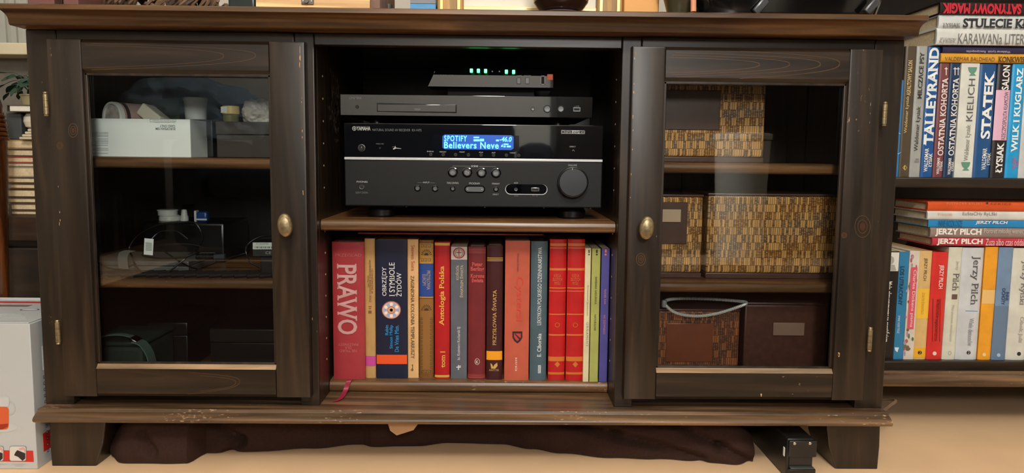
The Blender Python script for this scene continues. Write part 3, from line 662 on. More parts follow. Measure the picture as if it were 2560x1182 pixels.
T(k, 'Steven Sora', (1028, 612, 1037, 677), (176, 84, 40), -90, serif=1); T(k, 'ZAGINIONA KOLONIA TEMPLARIUSZY', (1027, 686, 1036, 900), (84, 54, 30), -90, serif=1)
Sh(k, [[(1031, 910), (1032.5, 910), (1032.5, 926), (1031, 926)], [(1028, 913), (1032, 911), (1032, 913)]]+ring(1030.5, 924, 3, 3, 1.2, 10), (70, 40, 24))
k = mb(1048, 1084, 600, 0.089, (120, 78, 34), 'brown book with gilt key-pattern borders and a blue title label')
Bd(k, (1049, 608, 1083, 656), (176, 132, 58)); Bd(k, (1049, 744, 1083, 936), (140, 96, 44)); Bd(k, (1049.5, 658, 1082.5, 742), (34, 66, 142), 'title_label', 0.0007)
for ys in (656.5, 742): Bd(k, (1049, ys, 1083, ys+1.6), (220, 180, 96), 'gilt_line', 0.0008)
for cyy in (632, 770):
    Sh(k, [[(1066+13*math.cos(math.radians(a-5)), cyy+6-15*math.sin(math.radians(a-5))), (1066+13*math.cos(math.radians(a+5)), cyy+6-15*math.sin(math.radians(a+5))), (1066+6*math.cos(math.radians(a)), cyy+6-6*math.sin(math.radians(a)))] for a in range(10, 180, 20)]+[ell(1066, cyy+6, 6, 6, 12, 0, 196)], (64, 40, 16), 'sun_emblem', 0.0008)
key = []
for i in range(15):
    y0 = 794+i*9.3
    for xx, sg in ((1050.5, 1), (1081.5, -1)): key += [[(xx, y0), (xx+sg*6, y0), (xx+sg*6, y0+1), (xx, y0+1)], [(xx+sg*5, y0), (xx+sg*6, y0), (xx+sg*6, y0+6), (xx+sg*5, y0+6)], [(xx+sg*2, y0+5), (xx+sg*6, y0+5), (xx+sg*6, y0+6), (xx+sg*2, y0+6)], [(xx+sg*2, y0+3), (xx+sg*3, y0+3), (xx+sg*3, y0+6), (xx+sg*2, y0+6)], [(xx, y0), (xx+sg*1, y0), (xx+sg*1, y0+9), (xx, y0+9)]]
for xx in (1051, 1060, 1069):
    for y0 in (611, 646, 924): key += [[(xx, y0), (xx+8, y0), (xx+8, y0+1), (xx, y0+1)], [(xx+7, y0), (xx+8, y0), (xx+8, y0+7), (xx+7, y0+7)], [(xx+2, y0+6), (xx+8, y0+6), (xx+8, y0+7), (xx+2, y0+7)], [(xx+2, y0+3), (xx+3, y0+3), (xx+3, y0+7), (xx+2, y0+7)]]
Sh(k, key, (84, 52, 20), 'key_border', 0.0008)
T(k, 'PRZYSŁOWIA\nEUROPY', (1056, 676, 1076, 724), (168, 150, 110), -90, off=0.001)
k = mb(1086, 1124.5, 605, 0.085, (176, 22, 26), 'bright red book Antologia Polska tom I with gilt lettering')
T(k, 'Antologia Polska', (1098, 663, 1114, 816), (224, 172, 70), serif=1, bold=0.015); T(k, 'tom I', (1101, 876, 1113, 920), (224, 172, 70), serif=1, bold=0.015)
for a in ((1088, 607, 1123, 613.5), (1088, 937, 1123, 943)): Bd(k, a, (206, 160, 74), 'gilt_band')
k = mb(1126.5, 1168, 615, 0.086, (92, 94, 104), 'dusty grey book KOŚCIÓŁ ŚWIATŁEM ŚWIATA with a medallion on top', rounded=False)
Bd(k, (1128, 616.5, 1167, 649), (196, 178, 170), 'medallion_panel'); Sh(k, ring(1147.5, 632, 15, 14, 3)+ring(1147.5, 632, 10, 9.5, 1.2)+[[(1146.5, 624), (1148.5, 624), (1148.5, 640), (1146.5, 640)], [(1141, 630), (1154, 630), (1154, 632), (1141, 632)]], (128, 62, 58), 'medallion', 0.0009)
T(k, 'KOŚCIÓŁ', (1139, 662, 1147, 700), (206, 192, 150), serif=1); T(k, 'ŚWIATŁEM ŚWIATA', (1149, 661, 1158, 745), (206, 192, 150), serif=1); T(k, 'ks. Kazimierz Kucharski SJ', (1143, 815, 1152, 901), (226, 226, 226), serif=1)
Sh(k, [[(1145, 912), (1147.5, 912), (1147.5, 924), (1145, 924)], [(1141, 916), (1152, 916), (1152, 918.5), (1141, 918.5)], [(1148.5, 913), (1152, 913), (1152, 915), (1148.5, 915)]], (226, 226, 226))
k = mb(1169.5, 1214, 617, 0.083, (112, 34, 38), 'maroon book Korona Świata with red Gothic lettering')
T(k, 'Peter\nBerling', (1176, 655, 1211, 680), (206, 84, 76), 0, serif=1, bold=0.02); T(k, 'Korona\nświata', (1176, 684, 1211, 706), (206, 84, 76), 0, serif=1, bold=0.02)
for a in ((1171, 620, 1213, 633), (1171, 934, 1213, 945)): Bd(k, a, (150, 62, 60), 'patterned_band')
for y0 in (621, 625, 629, 935, 939): Bd(k, (1171, y0, 1213, y0+1), (96, 26, 30), 'band_line', 0.0007)
Sh(k, ring(1193, 903.5, 6.3, 8, 1), (222, 206, 196)); T(k, 'K', (1190, 900, 1196, 908), (222, 206, 196), 0, bold=0.02)
k = mb(1216, 1257, 614, 0.081, (62, 18, 22), 'dark maroon book PRZYSŁOWIA ŚWIATA with an orange-yellow band')
T(k, 'PRZYSŁOWIA ŚWIATA', (1229, 722, 1241, 865), (214, 172, 96), serif=1); Bd(k, (1217.5, 877, 1256, 900), (238, 156, 26))
for y0 in (644, 647.5, 651): Bd(k, (1217.5, y0, 1256, y0+1.3), (214, 172, 80), 'gilt_line')
Sh(k, [[(1226, 907), (1230, 910), (1233, 917), (1236, 911), (1243, 906), (1244, 914), (1238, 921), (1228, 921)]], (206, 166, 90)); T(k, 'ANTYK', (1222, 922, 1248, 927), (206, 166, 90), 0)
k = mb(1261.5, 1323.5, 602, 0.079, (188, 88, 66), 'wide salmon-brown book Cystersi with a small shield', rounded=False, depth=0.17)
T(k, 'Cystersi', (1286, 690, 1308, 805), (206, 62, 50), -90, serif=1, shear=0.1); T(k, 'Wojciech Dziedzic', (1291, 632, 1298, 680), (128, 60, 50), -90); T(k, 'astraia', (1288, 892, 1294, 928), (236, 214, 200), -90)
Sh(k, [[(1281, 828), (1306, 828), (1306, 843), (1301, 852), (1293.5, 858), (1286, 852), (1281, 843)]], (46, 30, 34), 'shield', 0.0007)
Sh(k, [[(1285, 833), (1302, 833), (1302, 842), (1298, 848), (1293.5, 852), (1289, 848), (1285, 842)]], (190, 60, 56), 'shield_field', 0.001); Sh(k, [[(1286, 834), (1289, 834), (1302, 846), (1299, 849)]], (46, 30, 34), 'shield_bend', 0.0013)
k = mb(1325.5, 1367.5, 603, 0.078, (72, 92, 102), 'grey-teal book LEKSYKON POLSKIEGO DZIENNIKARSTWA')
T(k, 'LEKSYKON POLSKIEGO DZIENNIKARSTWA', (1344, 616, 1354, 815), (226, 230, 230)); T(k, 'E. Ciborska', (1343, 832, 1353, 892), (226, 230, 230), serif=1, bold=0.01)
Bd(k, (1345, 912, 1352, 933), (216, 222, 224), 'publisher_mark'); T(k, 'PWN', (1346, 914, 1351, 931), (72, 92, 102), 90, off=0.0011)
for i, (a, b, Y) in enumerate(((1372, 1414.5, 0.080), (1416.5, 1460, 0.078))):
    k = mb(a, b, 598, Y, (186, 24, 26), ('red gilt-banded book just right of the grey-teal one', 'red gilt-banded book just left of the thin cream one')[i])
    m_ = (a+b)/2
    for y0, h_ in ((608, 7), (619, 1.4), (670, 6), (719, 1.6), (727, 1.2), (784, 3), (835, 4), (891, 12), (930, 6)): Bd(k, (a+2, y0, b-2, y0+h_), (206, 110, 44) if h_ > 2 else (214, 150, 70), 'gilt_band')
    T(k, 'KSIĘGA\nZŁOTYCH\nMYŚLI', (m_-12, 684, m_+12, 712), (206, 110, 60), 0); Sh(k, [[(m_-7, 910), (m_, 903), (m_+7, 910), (m_, 918)]]+ring(m_, 812, 6, 6, 1.2, 12), (206, 110, 44))
k = mb(1460, 1475, 620, 0.0715, (218, 206, 166), 'very thin cream booklet in the middle row', rounded=False, depth=0.13)
T(k, 'Krzysztof Jaworski', (1467, 712, 1470.5, 790), (110, 108, 90), -90); T(k, 'ORNAMENT', (1465, 804, 1471, 866), (150, 144, 118), -90, sp=1.3); Sh(k, [[(1471, 624), (1474, 624), (1474, 632), (1471, 632)], ell(1472.5, 636, 2, 2, 10)], (60, 50, 40))
k = mb(1476.5, 1498.5, 621, 0.0715, (168, 170, 92), 'thin olive-green book NATURALNIE', rounded=False, depth=0.13)
T(k, 'BARBARA SADURSKA', (1487, 691, 1492, 761), (70, 72, 44), -90); T(k, 'NATURALNIE', (1485, 785, 1490, 827), (70, 72, 44), -90); Sh(k, [[(1490, 624), (1494, 624), (1494, 632), (1490, 632)], ell(1492, 636, 2.3, 2.3, 10)], (40, 36, 30))
k = mb(1500.5, 1521.5, 621, 0.0715, (78, 74, 142), 'thin violet-blue book at the right end of the middle row', rounded=False, depth=0.13)
T(k, 'RADEK RAK', (1510, 723, 1515, 761), (206, 130, 150), -90); T(k, 'NIC DZIWNEGO', (1508, 786, 1513, 836), (206, 130, 150), -90); Sh(k, [[(1512, 623), (1516.5, 623), (1516.5, 631), (1512, 631)], ell(1514, 636, 2.6, 2.6, 10)], (214, 120, 130))
# thin red folder lying across the tops of the books
a_, b_ = at(894, 591, 0.095), at(1360, 592, 0.095); zf = max(0.3725, a_.z-0.001)
fold = thing('folder', ((a_.x+b_.x)/2, 0.17, zf), 'thin red folder lying flat on top of the middle books', 'folder')
B('folder_cover', a_.x, b_.x, 0.095, 0.24, zf, zf+0.0008, cover((150, 24, 28)), fold, b=0.0002); B('folder_cover', a_.x, b_.x, 0.095, 0.24, zf+0.0022, zf+0.003, cover((150, 24, 28)), fold, b=0.0002)
B('paper_sheets', a_.x+0.001, b_.x-0.002, 0.097, 0.238, zf+0.0009, zf+0.0021, PAGES, fold, b=0)
# ribbon bookmark hanging out of the red book
rb = [at(880, 950, 0.074), at(872, 957, 0.066), at(865, 972, 0.062), at(859, 985, 0.05), at(850, 995, 0.030), at(836, 1005, 0.015)]
rb[0].z = ZBK+0.0012; rb[1].z = ZBK+0.001
for q in rb[4:]: q.z = ZD+0.0016
pth = smooth_path(rb, 6); bm = bm_(); L_, R_ = [], []
for i, q in enumerate(pth):
    d_ = (pth[min(i+1, len(pth)-1)]-pth[max(i-1, 0)]).normalized(); s_ = Vector((0.93, 0.25, 0.05)).normalized()*0.0042
    L_.append([bm.verts.new(q-s_), bm.verts.new(q+s_)])
for i in range(len(L_)-1): bm.faces.new((L_[i][0], L_[i][1], L_[i+1][1], L_[i+1][0]))
g = bmesh.ops.solidify(bm, geom=bm.faces[:], thickness=0.0005); bmesh.ops.recalc_face_normals(bm, faces=bm.faces)
put('ribbon_bookmark', bm, pm('pink_red_ribbon', (198, 62, 92), 0.4, var=0.1, scale=300), label='pink-red ribbon bookmark trailing down over the bottom board', cat='bookmark')

# ------------------------------------------------------------------ left cupboard
def card(name, c, rough=0.6, **k): return pm(name, c, rough, **k)
WHT = pm('white_card', (240, 246, 242), 0.5, var=0.03, scale=12)
WHTP = pm('white_plastic', (238, 240, 232), 0.35, var=0.03)
# white carton on the upper shelf
Y = 0.075
x0, x1, z0, z1 = rect(226, 297, 476, 388, Y); z0 = Z1T+0.0003; z1 = at(350, 297, Y).z
wb = thing('white_carton', ((x0+x1)/2, Y+0.05, z0), 'plain white carton with small upside-down print on the upper left shelf', 'box')
r = 0.0275; ct = at(269, 295, 0.088); ct.z = z1+0.0015; zsu = ct.z-r-0.0003
B('carton_front', x0, x1, Y, Y+0.0015, z0, z1, WHT, wb, b=0.0004); B('carton_back', x0, x1, Y+0.0705, Y+0.072, z0, zsu-0.0015, WHT, wb, b=0.0004)
for xa in (x0, x1-0.0015): B('carton_side', xa, xa+0.0015, Y+0.0016, Y+0.0704, z0, z1, WHT, wb, b=0.0003)
B('carton_insert', x0+0.0017, x1-0.0017, Y+0.0017, Y+0.0704, zsu-0.0015, zsu, WHT, wb, b=0.0002)
GINK = (120, 128, 126)
text(wb, 'EUROPEAN SIM', (390, 319, 438, 325), Y, paint(GINK), 180, bold=0.02, name='print'); text(wb, 'CARD ONLY', (400, 312, 438, 318), Y, paint(GINK), 180, bold=0.02, name='print')
for i, (a, b) in enumerate(((381, 437), (385, 437))): text(wb, 'This is valid for one activation', (a, 300+i*4.5, b, 303+i*4.5), Y, paint((160, 168, 166)), 180, name='print')
for y0, xa in ((330, 236), (333, 226), (337, 226), (340, 226), (346, 244), (350, 244), (353, 236), (357, 240), (362, 226), (370, 236), (374, 230), (382, 226)):
    shape(wb, [[(xa, y0), (271, y0+.3), (271, y0+1.3), (xa, y0+1)]], Y, paint((172, 180, 178)), 'print_line')
frame_px(wb, (375, 297.5, 440, 305), 0.8, Y, paint((150, 158, 156)), 'sticker_outline')
# tin lying on its side and a charger, both sitting in the open carton
c = ct; tin = thing('drum_tin', (c.x, 0.11, zsu), 'pinkish round tin with a white printed end lying in the white carton', 'tin')
TM = Matrix.Translation((max(c.x, x0+0.027), 0.096, c.z)) @ Matrix.Rotation(math.radians(-33), 4, 'Z')
def tinpart(name, prof, mat): bm = lathe(bm_(), prof, (0, 0, 0), 1, 40); put(name, xf(bm, TM), mat, tin)
tinpart('tin_body', [(r*0.97, 0.004), (r*0.97, 0.075)], pm('pinkish_tin', (196, 166, 160), 0.4, var=0.1)); tinpart('tin_rim', [(r, 0.006), (r, -0.001), (r*0.98, -0.0025), (r*0.86, -0.0025), (r*0.85, 0.001)], WHTP)
tinpart('tin_end', [(r*0.85, 0.0005), (r*0.3, 0.0002), (r*0.02, 0.0)], pm('printed_tin_end', (224, 214, 204), 0.4, var=0.4, scale=90)); tinpart('tin_band', [(r*0.995, 0.010), (r*0.995, 0.016)], pm('dark_tin_band', (60, 48, 48), 0.4, var=0.1)); tinpart('tin_foot_rim', [(r, 0.070), (r, 0.077)], pm('dark_tin_band', (60, 48, 48)))
p0 = at(374, 284, 0.10); bm = bm_(); box(bm, -0.022, 0.022, -0.010, 0.024, -0.011, 0.011, 0.003); xf(bm, Matrix.Translation((p0.x+0.002, 0.104, max(p0.z-0.004, zsu+0.0235))) @ Matrix.Rotation(math.radians(36), 4, 'Y') @ Matrix.Rotation(math.radians(-14), 4, 'Z'))
put('charger_block', bm, pm('cream_plastic', (240, 234, 212), 0.4, var=0.03), label='cream plastic block lying tilted beside the pink tin', cat='charger')
# dark green carton behind
x0, x1, _, zt = rect(318, 246, 445, 297, 0.25); B('green_carton', max(x0, XLI+0.003), x1, 0.255, 0.36, Z1T+0.0003, zt, pm('dark_green_card', (92, 122, 56), 0.6, var=0.15), label='dark green carton behind the white one on the upper left shelf', cat='box', b=0.002)
# white beaker standing on a black case behind the carton
x0, x1, zb, zt = rect(457, 243, 516, 300, 0.19); cxx = (x0+x1)/2
B('black_case', x0-0.006, at(532, 340, 0.15).x, 0.15, 0.245, Z1T+0.0003, zb-0.0004, pm('dark_case', (34, 34, 36), 0.5, var=0.1), label='upright black case between the white carton and the dark box', cat='case', b=0.003)
bk = thing('white_beaker', (cxx, 0.195, zb), 'white plastic beaker with a rim standing behind the white carton', 'beaker')
rr = (x1-x0)/2
put('beaker_wall', lathe(bm_(), [(rr*0.82, 0), (rr*0.86, 0.003), (rr*0.95, zt-zb-0.006), (rr*0.88, zt-zb-0.006), (rr*0.78, 0.004)], (cxx, 0.195, zb), 2, 28), WHTP, bk); put('beaker_rim', lathe(bm_(), [(rr*0.95, 0), (rr, 0.001), (rr, 0.005), (rr*0.9, 0.0055), (rr*0.88, 0)], (cxx, 0.195, zt-0.006), 2, 28), WHTP, bk)
# dark brown box on the right with a jar and a crumpled bag on it
Y = 0.085; x0 = at(541, 350, Y).x; x1 = PL-0.0195; zt = at(610, 304, Y).z
db = thing('dark_brown_box', ((x0+x1)/2, Y+0.06, Z1T), 'dark brown lidded box at the right of the upper left shelf', 'box')
DBR = pm('dark_brown_card', (52, 44, 38), 0.55, var=0.08)
B('box_body', x0, x1, Y, Y+0.2, Z1T+0.0003, zt-0.022, DBR, db, b=0.0015); B('box_lid', x0-0.0008, x1, Y-0.0012, Y+0.2, zt-0.0215, zt, DBR, db, b=0.0015)
x0, x1, _, zt2 = rect(546, 263, 588, 304, Y+0.03); cxx = (x0+x1)/2; rr = (x1-x0)/2; zj = zt+0.0004
jar = thing('spice_jar', (cxx, Y+0.05, zj), 'small glass jar with a yellow lid standing on the dark brown box', 'jar'); hj = zt2-zj
put('jar_glass', lathe(bm_(), [(rr*0.80, 0), (rr*0.9, 0.001), (rr*0.9, hj*0.42), (rr*0.8, hj*0.5)], (cxx, Y+0.05, zj), 2, 24), pm('amber_jar_glass', (120, 118, 74), 0.1, var=0.2), jar); put('jar_lid', lathe(bm_(), [(rr*0.96, 0), (rr, 0.001), (rr, hj*0.47), (rr*0.9, hj*0.5)], (cxx, Y+0.05, zj+hj*0.5), 2, 24), pm('yellow_lid', (240, 206, 124), 0.4, var=0.04), jar)
B('jar_label', cxx-rr*0.85, cxx-rr*0.1, Y+0.05-rr*1.02, Y+0.05-rr*0.8, zj+hj*0.55, zj+hj*0.93, WHT, jar, b=0.0004)
def lump(c, sx, sy, sz, amp, fr, sub=4, seed=0, flat=True):
    from mathutils import noise
    bm = bm_(); bmesh.ops.create_icosphere(bm, subdivisions=sub, radius=1.0)
    for v in bm.verts:
        n = v.co.normalized(); q = n*fr + Vector((seed*3.1, seed*1.7, seed))
        d = 1 + amp*(noise.noise(q) + 0.6*abs(noise.noise(q*2.3)) + 0.3*noise.noise(q*4.7))
        z = n.z*d
        if flat and z < -0.55: z = -0.55
        v.co = Vector((c[0]+n.x*d*sx, c[1]+n.y*d*sy, c[2]+(z+(0.55 if flat else 0))*sz))
    return bm
x0, x1, _, zt3 = rect(590, 240, 672, 305, Y+0.05)
put('crumpled_bag', lump(((x0+x1)/2+0.004, Y+0.075, zt+0.0004), 0.026, 0.03, (zt3-zt)/1.75, 0.28, 1.6, seed=3), pm('pale_plastic_bag', (222, 212, 196), 0.3, var=0.15), label='crumpled pale plastic bag lying on the dark brown box', cat='bag')
# ---- middle left shelf: cables and odds and ends
CB = pm('black_cable', (12, 12, 13), 0.3, var=0)
x0 = at(355, 600, 0.22).x; x1 = at(560, 600, 0.22).x; zt = at(450, 557, 0.22).z
B('black_router_box', x0, x1, 0.22, 0.36, Z2T+0.0003, zt, BLKP, label='low black plastic box at the back of the middle left shelf', cat='box', b=0.004)
cyl = at(417, 540, 0.26); ht = at(417, 524, 0.26).z-zt
tub = thing('white_tub', (cyl.x, 0.265, zt), 'small white screw-top tub on the black box', 'tub'); rr = 0.0195
put('tub_body', lathe(bm_(), [(rr, 0), (rr*1.03, 0.002), (rr, ht*0.4), (rr*0.8, ht*0.5)], (cyl.x+0.004, 0.265, zt+0.0004), 2, 24), WHTP, tub); put('tub_lid', lathe(bm_(), [(rr*0.9, 0), (rr*0.92, ht*0.38), (rr*0.98, ht*0.4), (rr*0.98, ht*0.48), (rr*0.85, ht*0.5)], (cyl.x, 0.265, zt+ht*0.5), 2, 24), WHTP, tub)
c2 = at(461, 540, 0.26); bo = thing('dropper_bottle', (c2.x, 0.26, zt), 'tiny white bottle with a tapered cap beside the white tub', 'bottle')
put('bottle_body', lathe(bm_(), [(0.0075, 0), (0.0078, 0.005), (0.0068, 0.010)], (c2.x, 0.26, zt+0.0004), 2, 18), WHTP, bo); put('bottle_cap', lathe(bm_(), [(0.0062, 0), (0.0048, 0.011), (0.0022, 0.012)], (c2.x, 0.26, zt+0.0105), 2, 18), WHTP, bo)
c3 = at(508, 545, 0.25); cr = thing('cream_tube', (c3.x, 0.245, zt), 'blue and white squeeze tube at the end of the black box', 'tube')
B('tube_body', c3.x-0.008, c3.x+0.012, 0.236, 0.254, zt+0.0004, zt+0.020, pm('blue_tube', (30, 78, 152), 0.35, var=0.05), cr, b=0.004); B('tube_cap', c3.x-0.0125, c3.x-0.0082, 0.237, 0.253, zt+0.0004, zt+0.022, WHTP, cr, b=0.0015); B('tube_stripe', c3.x-0.0078, c3.x+0.0122, 0.2355, 0.236, zt+0.004, zt+0.007, WHTP, cr, b=0)
# flat tablet-like slab and coil of thin cable with paper tags
sl = thing('black_laptop', (-0.55, 0.2, Z2T), 'flat grey-black slab lying under the cables on the middle left shelf', 'laptop')
SLB = pm('dark_grey_slab', (92, 94, 92), 0.35, var=0.08)
B('slab_base', XLI+0.004, at(480, 640, 0.10).x, 0.085, 0.21, Z2T+0.0005, Z2T+0.012, SLB, sl, b=0.002); B('slab_lid', XLI+0.004, at(480, 640, 0.10).x, 0.085, 0.21, Z2T+0.0125, Z2T+0.021, SLB, sl, b=0.002)
def P3(px, py, Y, dz=0):
    q = at(px, py, Y); q.z = max(q.z+dz, Z2T+0.003); q.x = max(q.x, XLI+0.006); return q
coil = thing('cable_coil', (P3(420, 640, 0.07).x, 0.07, Z2T), 'loose coil of thin black cable with a white paper tag', 'cable')
def cablep(parent, pts, r, name='cable_loop', closed=False, mat=CB): put(name, tube(bm_(), smooth_path(pts, 8, closed), r, 8, closed), mat, parent)
cablep(coil, [P3(330, 640, .075), P3(323, 620, .08), P3(345, 588, .085), P3(395, 562, .09), P3(450, 556, .1), P3(490, 560, .11), P3(505, 600, .1), P3(470, 640, .075), P3(410, 685, .055), P3(365, 684, .05), P3(340, 665, .06)], 0.0016, closed=True)
cablep(coil, [P3(355, 636, .075), P3(390, 615, .08), P3(440, 610, .085), P3(480, 612, .09), P3(510, 622, .09), P3(470, 640, .07), P3(430, 645, .065), P3(390, 645, .065)], 0.0018, closed=True)
cablep(coil, [P3(236, 645, .075), P3(250, 660, .06), P3(275, 671, .055), P3(300, 672, .055), P3(340, 660, .055)], 0.0014)
cablep(coil, [P3(400, 620, .085), P3(440, 648, .075), P3(470, 665, .062), P3(492, 672, .055)], 0.0014); cablep(coil, [P3(375, 602, .1), P3(400, 580, .11), P3(440, 578, .12), P3(470, 598, .12)], 0.0014)
x0, x1, z0, z1 = rect(361, 596, 384, 637, 0.07); bm = box(bm_(), x0, x1, 0.0685, 0.0692, z0, z1, 0.0003)
tg = put('paper_tag', xf(bm, rot_about(((x0+x1)/2, 0.069, (z0+z1)/2), 5, 'Y')), WHT, coil, label='white barcode tag')
for i in range(7): shape(tg, [[(364, 606+i*3), (380, 607+i*3), (380, 608.2+i*3), (364, 607.2+i*3)]], 0.0683, paint((130, 136, 132)), 'print_line')
bm = bm_(); w_ = [P3(297, 671, .052), P3(294, 645, .056), P3(300, 630, .062), P3(317, 625, .066)]; vv = []
for q in smooth_path(w_, 5): vv.append((bm.verts.new(q), bm.verts.new(q+Vector((0.016, 0.0, -0.001)))))
for i in range(len(vv)-1): bm.faces.new((vv[i][0], vv[i][1], vv[i+1][1], vv[i+1][0]))
bmesh.ops.solidify(bm, geom=bm.faces[:], thickness=0.0008); put('velcro_tie', bm, pm('grey_tie', (128, 130, 126), 0.7, var=0.05), coil, label='grey wrap-around cable tie')
bm = bm_(); q0, q1 = P3(492, 642, .06), P3(536, 640, .06); q0.z = q1.z = max(q0.z, Z2T+0.0066); tube(bm, smooth_path([q0, (q0+q1)/2, q1], 4), 0.0055, 12); put('connector_sleeve', bm, BLKP, coil)
for i in range(5):
    qq = q0+(q1-q0)*(0.1+0.18*i); put('sleeve_rib', lathe(bm_(), [(0.0062, 0), (0.0062, 0.002)], (qq.x, qq.y, qq.z), 0, 12), BLKP, coil)
bm = bm_(); tube(bm, [q1, q1+Vector((0.018, 0, 0.0008))], 0.0048, 12); put('connector_tip', bm, pm('grey_plug', (70, 78, 84), 0.25, 0.3, var=0), coil)
# black ribbed mat of ribbon-like cords under it
mat_ = thing('ribbed_mat', (-0.53, 0.1, Z2T), 'black ribbed mat along the front of the middle left shelf', 'mat')
for i in range(17):
    xa = -0.702+0.0205*i; b_ = bm_(); tube(b_, [(xa, 0.038, Z2T+0.0034), (min(xa+0.075, PL-0.024), 0.082, Z2T+0.0034)], 0.0032, 8); put('rib', b_, BLKM, mat_)
# power adapter on the right
x0, x1, z0, z1 = rect(629, 604, 700, 641, 0.06); ad = thing('power_adapter', ((x0+x1)/2, 0.075, Z2T), 'black power adapter with a white label at the right of the middle left shelf', 'adapter')
x1 = min(x1, PL-0.022)
B('adapter_body', x0, x1, 0.06, 0.10, z0, z1, BLKP, ad, b=0.003); B('adapter_rest', x0+0.012, x1-0.004, 0.065, 0.10, Z2T+0.0004, z0+0.001, BLKM, ad, b=0.002)
band(ad, (632, 606, 682, 623), 0.06, paint((206, 214, 206)), 'white_label')
for i in range(14): shape(ad, [[(637+i*3.2, 616), (637.9+i*3.2+(i % 3)*.6, 616), (637.9+i*3.2+(i % 3)*.6, 620), (637+i*3.2, 620)]], 0.06, paint((60, 64, 60)), 'barcode', off=0.0008)
text(ad, 'CE', (664, 628, 678, 635), 0.06, PRINT, name='print'); text(ad, 'AC ADAPTER', (640, 607.5, 672, 611), 0.06, paint((90, 96, 92)), name='print', off=0.0009); band(ad, (632, 624, 682, 640), 0.06, paint((40, 44, 40)), 'dark_label', off=0.0004)
cablep(ad, [P3(682, 588, .08), P3(650, 592, .07), P3(620, 610, .058), P3(615, 630, .052), P3(625, 655, .05), P3(650, 668, .05)], 0.0015, 'adapter_cord'); cablep(ad, [P3(560, 650, .08), P3(590, 640, .075), P3(618, 632, .08)], 0.0013, 'adapter_cord')
# ---- bottom left: green bag, dark boxes
GB_ = pm('dark_green_fabric', (40, 56, 50), 0.75, var=0.12, scale=140, bump=0.2)
x0, x1, z0, z1 = rect(236, 858, 362, 915, 0.08); bag = thing('green_bag', ((x0+x1)/2, 0.12, ZD), 'dark green fabric camera bag with a pale green strap, bottom left', 'bag')
B('bag_body', XLI+0.004, x1, 0.075, 0.20, ZD+0.0004, z1-0.004, GB_, bag, b=0.008); B('bag_lid', XLI+0.003, x1+0.001, 0.073, 0.201, z1-0.0035, z1+0.004, GB_, bag, b=0.003)
def strap(pts, w, mat, parent, name='strap'):
    bm = bm_(); vv = []
    for q in smooth_path(pts, 8): vv.append((bm.verts.new(q+Vector((0, -w/2, 0))), bm.verts.new(q+Vector((0, w/2, 0)))))
    for i in range(len(vv)-1): bm.faces.new((vv[i][0], vv[i][1], vv[i+1][1], vv[i+1][0]))
    bmesh.ops.recalc_face_normals(bm, faces=bm.faces); bmesh.ops.solidify(bm, geom=bm.faces[:], thickness=0.0016); put(name, bm, mat, parent)
GS = pm('pale_green_webbing', (94, 122, 110), 0.6, var=0.08, scale=300)
strap([at(240, 847, .07), at(265, 837, .07), at(300, 834, .07), at(330, 840, .07), at(342, 848, .068)], 0.012, GS, bag)
strap([at(338, 850, .065), at(358, 858, .062), at(374, 880, .06), at(382, 905, .058), at(388, 930, .055)], 0.026, GS, bag)
q = at(334, 850, .06); put('buckle', xf(box(bm_(), q.x-0.007, q.x+0.007, 0.056, 0.080, q.z-0.0018, q.z+0.0018, 0.0012), rot_about(q, 28, 'Y')), STEEL, bag)
VD = pm('very_dark_brown_card', (30, 24, 20), 0.35, var=0.12)
def lidbox(px0, py0, px1, Y, dep, z, label, mat, x1=None):
    xa = at(px0, 870, Y).x; xb = at(px1, 870, Y).x if x1 is None else x1; zt = at((px0+px1)/2, py0, Y).z
    t = thing('dark_box', ((xa+xb)/2, Y+dep/2, z), label, 'box'); B('box_body', xa+0.001, xb-0.001, Y+0.001, Y+dep, z+0.0003, zt-0.025, mat, t, b=0.0015); B('box_lid', xa, xb, Y, Y+dep, zt-0.0245, zt, mat, t, b=0.002)
lidbox(368, 806, 470, 0.20, 0.16, ZD, 'dark box standing behind the green bag strap', VD); lidbox(524, 823, 690, 0.13, 0.2, ZD, 'near-black box at the bottom right of the left cupboard', VD, x1=PL-0.0195)

# ------------------------------------------------------------------ right cupboard: woven boxes
LEA = pm('brown_leatherette', (76, 50, 40), 0.4, var=0.12, scale=60); PLATE = pm('beige_label_plate', (186, 160, 132), 0.4, var=0.05)
def woven(px0, py0, px1, Y, dep, zb, mat, label, trim=True, x0=None, x1=None):
    xa = at(px0, 600, Y).x if x0 is None else x0; xb = at(px1, 600, Y).x if x1 is None else x1; zt = at((px0+px1)/2, py0, Y).z
    t = thing('woven_box', ((xa+xb)/2, Y+dep/2, zb), label, 'basket', 'woven boxes in the right cupboard')
    B('woven_body', xa, xb, Y, Y+dep, zb+0.010, zt, mat, t, b=0.003); B('base_trim', xa-0.0006, xb+0.0006, Y-0.001, Y+dep, zb+0.0003, zb+0.0098, LEA, t, b=0.0015)
    B('top_trim', xa-0.0006, xb+0.0006, Y-0.001, Y+dep, zt, zt+0.004, LEA, t, b=0.0015); return t, xa, xb, zt
XRC = PR+0.0195
t, xa, xb, zt = woven(1655, 207, 1899, 0.075, 0.2, Z1T, WICK, 'tan woven box alone on the upper right shelf', x0=XRC)
x0, x1, z0, z1 = rect(1664, 225, 1800, 325, 0.074); B('front_panel', max(x0, XRC+0.004), x1, 0.0735, 0.076, z0, z1, LEA, t, b=0.001)  # dark panel stands in for a dark reflection in the door glass
t, xa, xb, zt = woven(1650, 492, 1755, 0.075, 0.2, Z2T, WICK, 'small tan woven box with a label plate, middle right shelf', x0=XRC)
